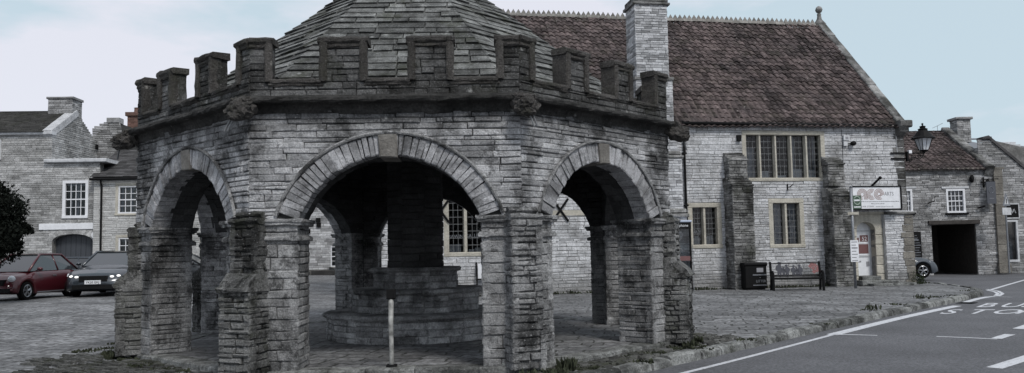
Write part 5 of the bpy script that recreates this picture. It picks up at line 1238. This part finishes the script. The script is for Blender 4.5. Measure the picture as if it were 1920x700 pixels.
# house behind with stepped gable, and the brick chimney of a further one
HDp = Plane((-22, 47), .02); hd = thing('rear_gabled_house', 'dark stone gable with a small chimney behind the slate-roofed house', 'house', HDp.P(0, 0, -2), 'stone houses around the square')
w = MB(); a, z1 = HDp.px(172,292); b, z2 = HDp.px(229,254); pk = HDp.px(212,229); l_, zl_ = HDp.px(180,240)
def lim3(z):
    if z < zl_: return (a, b if z < z2 else b-(z-z2)/(pk[1]-z2)*(b-pk[0]-.4))
    return (a+(z-zl_)*2.2, b-(z-z2)/(pk[1]-z2)*(b-pk[0]-.4))
stones(w, HDp, a, b+1, 0, pk[1], (.1,.15), (.25,.6), .012, (0,.02), [], .014, .006, -.03, 0, lim3); w.build('wall', M['pub'], hd)
w = MB(); w.prism([(p_.x, p_.y) for p_ in (HDp.P(a,0,-.02), HDp.P(b,0,-.02), HDp.P(b,0,-4), HDp.P(a,0,-4))], 0, z2-.3); gpts = [(a, z2-.3), (b, z2-.3), (pk[0]+.3, pk[1]-.05), (pk[0]-.5, pk[1]-.1)]
w.add([HDp.P(u, z, d) for d in (-.02,-4) for (u, z) in gpts], [(0,1,2,3),(4,5,6,7)[::-1],(1,5,6,2),(2,6,7,3),(3,7,4,0)]); w.build('roof', M['roofstone'], hd)
w = MB(); w.nbox(HDp, pk[0]-.35, pk[0]+.35, pk[1]-.05, pk[1]+.25, -.6, .05, .3, .01, .03); w.build('chimney', M['pub'], hd)
w = MB(); c_ = HDp.px(180,280); w.tube([HDp.P(c_[0], c_[1]-1, .1), HDp.P(c_[0], c_[1]+.5, .1)], .06, 6); w.box(HDp, c_[0]-.15, c_[0]+.15, c_[1], c_[1]+.25, .05, .25); w.build('downpipe', M['iron'], hd)
HF = Plane((-22, 52), .02); a, zt = HF.px(236,202); b, _ = HF.px(262,202); hf = thing('brick_chimney_house', 'roof with a tall brick chimney behind the left gargoyle', 'house', HF.P(a, 0, -2), 'stone houses around the square')
w = MB(); stones(w, HF, a+.1, b, 5, zt-.3, (.07,.08), (.2,.22), .01, (0,.006), [], .006, .002, -.05); stones(w, Fr(HF.P(b,0,0), -HF.N, HF.U), 0, .9, 5, zt-.3, (.07,.08), (.2,.22), .01, (0,.006), [], .006, .002, -.05); w.box(HF, a+.12, b-.02, 5, zt-.3, -.9, -.02); w.nbox(HF, a, b+.08, zt-.55, zt-.3, -1, .1, .3, .004, .02)
w.build('chimney', M['brick'], hf); w = MB(); p_ = HF.P((a+b)/2+.1, 0, -.45); w.lathe((p_.x, p_.y, zt-.3), [(.2,0),(.17,.3),(.21,.34),(.15,.36)], 12); w.build('chimney_pot', M['brick'], hf)
w = MB(); w.box(HF, a-1, b+6, 0, 6.2, -7, -.5); w.build('wall', M['houseb'], hf); w = MB(); w.add([HF.P(u, z, d) for (u, z, d) in ((a-1,6.2,-.3),(b+6,6.2,-.3),(b+6,8.2,-3.5),(a-1,8.2,-3.5),(b+6,6.2,-7),(a-1,6.2,-7))], [(0,1,2,3),(3,2,4,5)]); w.build('roof', M['roofdark'], hf)
# white-stone house seen through the front arch
HG = Plane((-14, 56), .02); hg = thing('pale_house', 'pale stone house with a small dark sash window seen through the front arch', 'house', HG.P(3, 0, -3), 'stone houses around the square'); a = HG.px(573,450)[0]; b = HG.px(715,450)[0]; v = (*HG.px(620,462), *HG.px(642,500))
w = MB(); stones(w, HG, a, b, .6, 9, (.12,.2), (.35,.9), .014, (-.003,.015), [('rect', v[0], v[2], v[3], v[1])], .014, .005, -.03); ww = w.build('wall', M['stack'], hg)
w = MB(); slab(w, HG, a, b, -.1, 9, -.4, -.012, [('rect', v[0], v[2], v[3], v[1])]); w.box(HG, a, b, -.1, 9, -5.2, -5); w.box(HG, a, a+.3, -.1, 9, -5, -.4); w.build('mortar', M['hallmortar'], ww)
sash(HG, v[0], v[2], v[3], v[1], 2, 4, hg, .07, 0, sill=M['hallbutt']); w = MB(); w.nbox(HG, HG.px(585,510)[0], b, -.1, .55, 0, .25, .5, .01, .03); w.build('plinth', M['mortar'], hg)
w = MB(); w.add([HG.P(a-.2,9,.2), HG.P(b+.2,9,.2), HG.P(b+.2,11,-2.6), HG.P(a-.2,11,-2.6), HG.P(b+.2,9,-5.2), HG.P(a-.2,9,-5.2)], [(0,1,2,3),(3,2,4,5)]); w.build('roof', M['roofdark'], hg)
w = MB()
for (x, y) in ((597,413),(598,422),(578,434)): c_ = HG.px(x, y); w.box(HG, c_[0]-.15, c_[0]+.15, c_[1]-.15, c_[1]+.15, 0, .12)
w.build('wall_vents', M['iron'], hg)
GW = Plane((-14, 60), .02); w = MB(); a, zt = GW.px(552,434); b, _ = GW.px(580,434); stones(w, GW, a-2, b, -.1, zt, (.07,.08), (.2,.24), .01, (0,.006), [], .006, .002, -.2); tag(w.build('garden_wall', M['brick']), 'red brick garden wall in the gap beside the pale house', 'wall')
w = MB(); c_ = GW.P(GW.px(569,460)[0], .0, .6)
for i in range(900):
    p_ = Vector((R(-.6,.6), R(-.3,.3), R(0,1)**.7*2.2))+c_; s_ = .07; v1 = Vector((R(-1,1),R(-1,1),R(-1,1))).normalized()*s_; v2 = Vector((R(-1,1),R(-1,1),R(-1,1))).normalized()*s_; w.add([p_-v1, p_+v2, p_+v1, p_-v2], [(0,1,2,3)])
tag(w.build('climbing_shrub', M['ivy']), 'dark green climbing shrub against the brick garden wall', 'shrub')
# ================================================================== yew at the far left
def leaves(mb, c, r, n, size, seed):
    c = Vector(c)
    for i in range(n):
        d = Vector((R(-1,1), R(-1,1), R(-1,1)))
        if d.length > 1: continue
        d = d.normalized()*(d.length**.7)
        p_ = c+Vector((d.x*r[0], d.y*r[1], d.z*r[2])); k_ = noise.noise(p_*1.1+Vector((seed,0,0)))
        if k_ < -.12 and d.length > .75: continue
        p_ += d*R(0,.35)*k_*2; s_ = size*R(.6,1.4)
        v1 = Vector((R(-1,1),R(-1,1),R(-1,1))).normalized()*s_; v2 = v1.cross(Vector((R(-1,1),R(-1,1),R(-1,1)))).normalized()*s_*.45
        mb.add([p_-v1, p_+v2, p_+v1, p_-v2], [(0,1,2,3)])
c0 = at(-62, 415, 26); zg_ = gz(c0.x, 26)
yw = thing('yew_tree', 'dark evergreen yew tree at the left edge above the red car', 'tree', (c0.x, c0.y, zg_))
w = MB(); w.tube([(c0.x, c0.y, zg_), (c0.x+.1, c0.y, zg_+1.2), (c0.x-.1, c0.y, zg_+2.8)], [.22,.16,.08], 10)
for i in range(9): a = i*.7; w.tube([(c0.x, c0.y, zg_+.8+.2*i), (c0.x+cos(a)*.6, c0.y+sin(a)*.6, zg_+1.3+.2*i), (c0.x+cos(a)*1.3, c0.y+sin(a)*1.2, zg_+1.5+.22*i)], [.06,.04,.015], 6)
w.build('trunk', M['wood'], yw)
w = MB()
for (dx, dy, z, r_) in ((-.4,0,1.9,(1.5,1.3,1.3)),(0,0,2.4,(1.7,1.4,1.4)),(.7,.0,1.85,(1.15,1.1,.7)),(.9,-.2,2.2,(.95,.9,.7)),(-.6,.2,2.9,(1.1,1,.9)),(.2,0,3.1,(.9,.9,.8)),(.75,0,2.75,(.8,.8,.6)),(1.35,0,1.75,(.6,.6,.4)),(1.4,.1,2.1,(.55,.6,.4))): leaves(w, (c0.x+dx, c0.y+dy, zg_+z*1.13-.1), r_, 10000, .06, dx*9)
w.build('crown', M['yew'], yw)
# ================================================================== cars
def interp(t, P_):
    for (a, b), (c, d) in zip(P_, P_[1:]):
        if a <= t <= c: return b+(d-b)*smooth((t-a)/(c-a)) if False else b+(d-b)*(t-a)/(c-a)
    return P_[0][1] if t < P_[0][0] else P_[-1][1]
def car(name, label, paint, pos, head, Ln, Wd, deck, cabin, rw, wheels, lit=True, plate=None, round_lamp=False, front=True, scale=1.0):
    # deck: (x, z) top line of the lower body from tail (x=0) to nose (x=Ln); cabin: (x, z) of rear base, roof rear, roof front, screen base
    g0 = gz(pos[0], pos[1]); fx = Vector((cos(head), sin(head), 0)); fy = Vector((-sin(head), cos(head), 0)); O = Vector((pos[0], pos[1], g0))
    Pc = lambda x, y, z: O+(fx*(x-Ln/2)+fy*y+Vector((0,0,z)))*scale
    c_ = thing(name, label, 'car', O, 'cars parked around the square')
    hw = Wd/2; n = 64; w = MB(); vs = []; m_ = 0
    def half(x):
        e = min(x, Ln-x)/.75; return hw*(.62+.38*sqrt(max(0, 1-(1-min(e,1))**2.6)))
    for i in range(n+1):
        x = Ln*i/n; h = half(x); zt = interp(x, deck); nose = min(x, Ln-x); zb = .20+.12*max(0, 1-nose/.35)
        za = zb
        for wx in wheels:
            d = rw*1.17
            if abs(x-wx) < d: za = max(za, rw+sqrt(d*d-(x-wx)**2))
        za = min(za, zt-.12); zm = zt-(zt-za)*.45 if za > zb+.05 else zb+(zt-zb)*.5
        ring_ = [(0,zb),(h*.70,zb),(h*.72,max(za-.02,zb)),(h-.02,za),(h,za+.03),(h+.0,zm),(h-.015,zt-.14*(1 if zt>.5 else .5)),(h-.06,zt-.05),(h-.16,zt-.005),(h*.5,zt+.025),(0,zt+.035)]
        m_ = len(ring_); vs += [Pc(x, y, z) for (y, z) in ring_]+[Pc(x, -y, z) for (y, z) in ring_]
    fs = []
    for i in range(n):
        for s_ in (0, 1):
            for q in range(m_-1):
                a = i*2*m_+s_*m_+q; b = a+2*m_; fs.append((a, b, b+1, a+1) if s_ else (a, a+1, b+1, b))
    for e in (0, n): b = e*2*m_; fs.append(tuple([b+q for q in range(m_)]+[b+m_+q for q in range(m_)][::-1]))
    w.add(vs, fs); body = w.build('body', paint, c_, True)
    (xr, zr), (xrr, zrr), (xrf, zrf), (xs, zs) = cabin; hb = hw-.07; ht = hw-.30
    def cab(mb, off=0, lo=0, hi=1, xa=0, xb=1): pass
    A = {}
    for sgn in (1, -1):
        A[sgn] = [Pc(xr, sgn*hb*.92, zr), Pc(xrr, sgn*ht*.93, zrr), Pc(xrf, sgn*ht, zrf), Pc(xs, sgn*hb*.93, zs)]
    mid = lambda a, b, t: a+(b-a)*t
    w = MB()  # glasshouse
    a, b = A[1], A[-1]; w.add(a+b, [(0,3,2,1),(4,5,6,7),(0,1,5,4),(2,3,7,6),(1,2,6,5)]); w.build('windows', M['carglass'], body)
    w = MB()
    up = Vector((0,0,.035*scale)); r0, r1, r2, r3 = A[1][1], A[1][2], A[-1][2], A[-1][1]; nn2 = 8; vs = []
    for i in range(nn2+1):
        for j in range(nn2+1):
            u, v_ = i/nn2, j/nn2; p_ = mid(mid(r0, r1, u*1.06-.03), mid(r3, r2, u*1.06-.03), v_*1.04-.02); vs.append(p_+up*(1-(2*v_-1)**4)*1.3*(1-.6*(2*u-1)**2)+Vector((0,0,.006)))
    w.add(vs, [(i*(nn2+1)+j, (i+1)*(nn2+1)+j, (i+1)*(nn2+1)+j+1, i*(nn2+1)+j+1) for i in range(nn2) for j in range(nn2)])
    for s_ in (1, -1):
        q = A[s_]
        w.tube([q[0], mid(q[0],q[1],.5), q[1]+up*.3, mid(q[1],q[2],.5)+up*.5, q[2]+up*.3, q[3]], [.04*scale]*6, 6)
        bm_ = mid(q[1], q[2], .45); lo_ = mid(q[0], q[3], .42); w.tube([bm_, lo_], .03*scale, 6)
    w.build('roof_panel', paint, body, True)
    for s_ in (1, -1):
        w = MB(); mp_ = Pc(xs-.28, s_*(hw+.08), zs+.07); w.blob(tuple(mp_), (.10,.10,.07), 2, .05); w.tube([mp_, Pc(xs-.25, s_*(hw-.06), zs+.0)], .02, 5); w.build('wing_mirror', paint, body, True)
    for wx in wheels:
        for s_ in (1, -1):
            yo, yi = s_*(hw-.02), s_*(hw-.22); w = MB(); k = 24; vs = []; prof = [(rw*.62, yo-.0*s_), (rw*.66, yo+.0*s_), (rw*.93, yo), (rw, yo-s_*.03), (rw, yi+s_*.03), (rw*.9, yi), (0, yi)]
            for i in range(k):
                t = 2*pi*i/k
                for (r_, y) in prof: vs.append(Pc(wx+r_*cos(t), y, rw+r_*sin(t)))
            p_ = len(prof); w.add(vs, [(i*p_+q, ((i+1)%k)*p_+q, ((i+1)%k)*p_+q+1, i*p_+q+1) for i in range(k) for q in range(p_-1)]); wh = w.build('wheel', M['tyre'], c_)
            w = MB(); r1_ = rw*.63
            for i in range(5):
                t = 2*pi*i/5+.3; w.tube([Pc(wx, yo-s_*.02, rw), Pc(wx+r1_*cos(t-.12), yo-s_*.015, rw+r1_*sin(t-.12))], .022*scale, 5); w.tube([Pc(wx, yo-s_*.02, rw), Pc(wx+r1_*cos(t+.18), yo-s_*.015, rw+r1_*sin(t+.18))], .018*scale, 5)
            w.tube([Pc(wx+r1_*cos(2*pi*i/20), yo-s_*.01, rw+r1_*sin(2*pi*i/20)) for i in range(21)], .018*scale, 6); w.build('rim', M['rim'], wh)
    if front:
        zl = interp(Ln-.45, deck)
        for s_ in (1, -1):
            if round_lamp:
                w = MB(); p_ = Pc(Ln-.20, s_*(hw-.25), zl-.10); w.blob(tuple(p_), (.12,.12,.12), 2, 0); w.build('headlight', M['lens'], body, True)
                w = MB(); p_ = Pc(Ln-.13, s_*(hw-.27), zl-.33); w.blob(tuple(p_), (.09,.09,.065), 2, 0); w.build('daytime_lamp', M['lampon'], body, True)
            else:
                w = MB(); p_ = Pc(Ln-.18, s_*(hw-.30), zl-.14)
                w.hexa([Pc(x, s_*y, z) for (x, y, z) in ((Ln-.42,hw-.02,zl-.13),(Ln-.10,hw-.48,zl-.22),(Ln-.4,hw-.48,zl-.22),(Ln-.5,hw-.05,zl-.13),(Ln-.47,hw-.02,zl-.05),(Ln-.16,hw-.48,zl-.11),(Ln-.4,hw-.48,zl-.1),(Ln-.5,hw-.05,zl-.04))]); hl2 = w.build('headlight', M['lens'], body)
                if lit:
                    w = MB()
                    for (x, y, z) in ((Ln-.20,hw-.22,zl-.135),(Ln-.13,hw-.40,zl-.155)): p_ = Pc(x, s_*y, z); w = MB(); w.blob(tuple(p_), (.07,.07,.04), 2, 0); w.build('lit_lamp', M['lampon'], hl2, True)
        w = MB()
        for (y0, y1, z0_, z1_) in ((-.42,.42,.50,.68),(-.62,.62,.26,.40)): w.hexa([Pc(x, y, z) for (x, y, z) in ((Ln-.3,y0,z0_),(Ln+.012,y0,z0_),(Ln+.012,y1,z0_),(Ln-.3,y1,z0_),(Ln-.3,y0,z1_),(Ln+.0,y0,z1_),(Ln+.0,y1,z1_),(Ln-.3,y1,z1_))])
        w.build('grille', M['black'], body)
        if plate:
            fp_ = Fr(Pc(Ln+.03, 0, 0), fy, fx); w = MB(); w.box(fp_, -.27, .27, .42*scale, .54*scale, -.02, .012); pl_ = w.build('number_plate', M['white'], body)
            w = MB(); text(w, fp_, plate, 0, .445*scale, .075, .016, 'CENTER', bold=.01); w.build('plate_lettering', M['black'], pl_)
    w = MB()
    for s_ in (1, -1): w.tube([Pc(wheels[0]+.45, s_*(hw-.0), .24), Pc(wheels[1]-.45, s_*(hw-.0), .24)], .02, 5); w.build('sill_trim', M['greypole'], body); w = MB(); w.tube([Pc(Ln*.42, s_*(hw+.005), zs-.16), Pc(Ln*.42+.18, s_*(hw+.005), zs-.16)], .015, 5); w.build('door_handle', M['greypole'], body); w = MB()
    return c_
h1 = radians(264); h2 = radians(279)
q = at(-30, 560, 28.6)
car('red_city_car', 'small dark red round-eyed hatchback with front lamp lit at the left edge', M['red'], (q.x+.75, q.y+1.3), h1, 3.57, 1.63, [(0,.55),(.08,.92),(.6,.96),(2.5,.93),(3.2,.78),(3.45,.62),(3.57,.45)], ((.12,.95),(.75,1.46),(1.95,1.47),(2.75,.93)), .30, (.62,2.92), True, None, True, True, 1.06)
q = at(144, 556, 30.4)
car('estate_car', 'dark grey estate car with both headlights lit facing the camera', M['navy'], (q.x+.5, q.y+1.9), h2, 4.71, 1.86, [(0,.6),(.1,1.0),(.8,1.04),(3.0,1.0),(4.1,.86),(4.5,.72),(4.71,.5)], ((.15,1.02),(.7,1.44),(2.2,1.46),(3.15,1.0)), .33, (.85,3.7), True, 'YK20 GKJ', False, True, 1.12)
q = at(122, 520, 35.5)
car('parked_saloon', 'pale grey car parked side-on behind the red and dark cars', M['silver'], (q.x, q.y+.3), radians(185), 4.5, 1.8, [(0,.6),(.1,.98),(.8,1.0),(3.0,.95),(3.9,.85),(4.5,.55)], ((.25,.98),(1.1,1.42),(2.3,1.44),(3.3,.95)), .32, (.8,3.6), False, None)
q = at(322, 510, 36.5)
car('parked_suv', 'blue-grey car with silver wheel visible through the left arch', M['blk'], (q.x+.6, q.y), radians(2), 4.6, 1.85, [(0,.6),(.1,1.05),(.8,1.08),(3.0,1.05),(4.0,.95),(4.4,.8),(4.6,.6)], ((.2,1.05),(.8,1.6),(2.2,1.62),(3.2,1.05)), .37, (.85,3.75), False, None)
q = at(1684, 505, 38)
car('parked_hatchback', 'blue-grey car nosing out behind the hall corner in front of the inn', M['silver'], (q.x-.55, q.y), radians(-4), 4.2, 1.78, [(0,.6),(.1,.98),(.8,1.0),(2.8,.98),(3.6,.90),(4.0,.75),(4.2,.55)], ((.2,.98),(.8,1.45),(2.0,1.46),(2.95,.98)), .34, (.75,3.4), False, None)
# ================================================================== weeds at the feet of walls and along the kerb
w = MB()
def tuft(x, y, z, n, h, sp):
    for i in range(n):
        a = R(0, 2*pi); r_ = R(0, sp); bx_, by_ = x+cos(a)*r_, y+sin(a)*r_; hh_ = h*R(.4,1.2); ln_ = Vector((R(-.5,.5), R(-.5,.5), 1)).normalized()*hh_; sd_ = Vector((cos(a), sin(a), 0))*R(.008,.02)
        b = Vector((bx_, by_, z)); w.add([b-sd_, b+sd_, b+ln_*.6+sd_*1.4, b+ln_, b+ln_*.6-sd_*1.4], [(0,1,2,3,4)])
for k in (0, 7, 1, 6):
    cf = ocorner(k)
    for i in range(7): p_ = cf.P(R(-.4,.4), 0, R(.15,.45)); tuft(p_.x, p_.y, gz(p_.x, p_.y)-.01, 40, R(.05,.14), .12)
p_ = ocorner(0).P(.42, 0, .1)
for i in range(3): tuft(p_.x+R(-.15,.25), p_.y+R(-.15,.15), -.08, 40, .16, .12)
for (x, y) in ((200,655),(215,662),(180,668),(240,675),(160,660),(260,690),(225,645),(300,695),(330,698),(205,680),(1290,640),(1300,650),(1315,655),(1280,655),(1060,690),(1110,693),(1170,670),(1230,665),(1200,680)):
    p_ = ground(x, y); tuft(p_.x, p_.y, p_.z, 70, R(.03,.07), .22)
for (x, y) in ((1655,582),(1648,584),(1700,574),(1740,562),(1760,560),(1690,572),(1800,557),(1826,548),(1420,640),(1560,610),(1765,559),(1840,545)): p_ = ground(x, y-2); tuft(p_.x-.2, p_.y, p_.z, 26, R(.02,.05) if x not in (1740,1655) else .15, .25)
u = HL+3
while u < HR+.6:
    if not 5.4 < u < 7.4:
        if random.random() < .75: p_ = HP.P(u, 0, R(.03,.18)); tuft(p_.x, p_.y, 0, random.randint(15,50), R(.04,.16), .22)
    u += R(.1,.3)
for i in range(60): x = OX+R(-4.5,4.5); y = R(10.7,12.2); tuft(x, y, gz(x,y), 14, R(.02,.06), .12) if x < kerb_x(y)-.4 and math.hypot(x-OX, y-OY) > AP+.1 else None
tag(w.build('weeds', M['weed']), 'low tufts of weeds along walls, buttress feet and kerb', 'weeds', kind='stuff')
# ivy clump at the hall's far corner
w = MB(); p_ = HP.P(HR+.08, 0, .35); leaves(w, (p_.x, p_.y, .16), (.2,.18,.2), 1200, .03, 3)
tag(w.build('corner_shrub', M['ivy']), 'small scruffy shrub growing at the foot of the hall corner', 'shrub')
# gully grate at the kerb where the edge line breaks
q = ground(1813, 568.5, -.116); gr = MB(); gf_ = Fr((q.x, q.y, 0), (.72,.69,0), (.69,-.72,0))
for i in range(7): gr.box(gf_, -.26+.078*i, -.22+.078*i, q.z-.01, q.z+.012, -.2, .2)
gr.box(gf_, -.28, .28, q.z-.012, q.z+.004, -.22, .22)
tag(gr.build('drain_grate', M['iron']), 'dark iron gully grate in the gutter beside the kerb', 'drain grate')
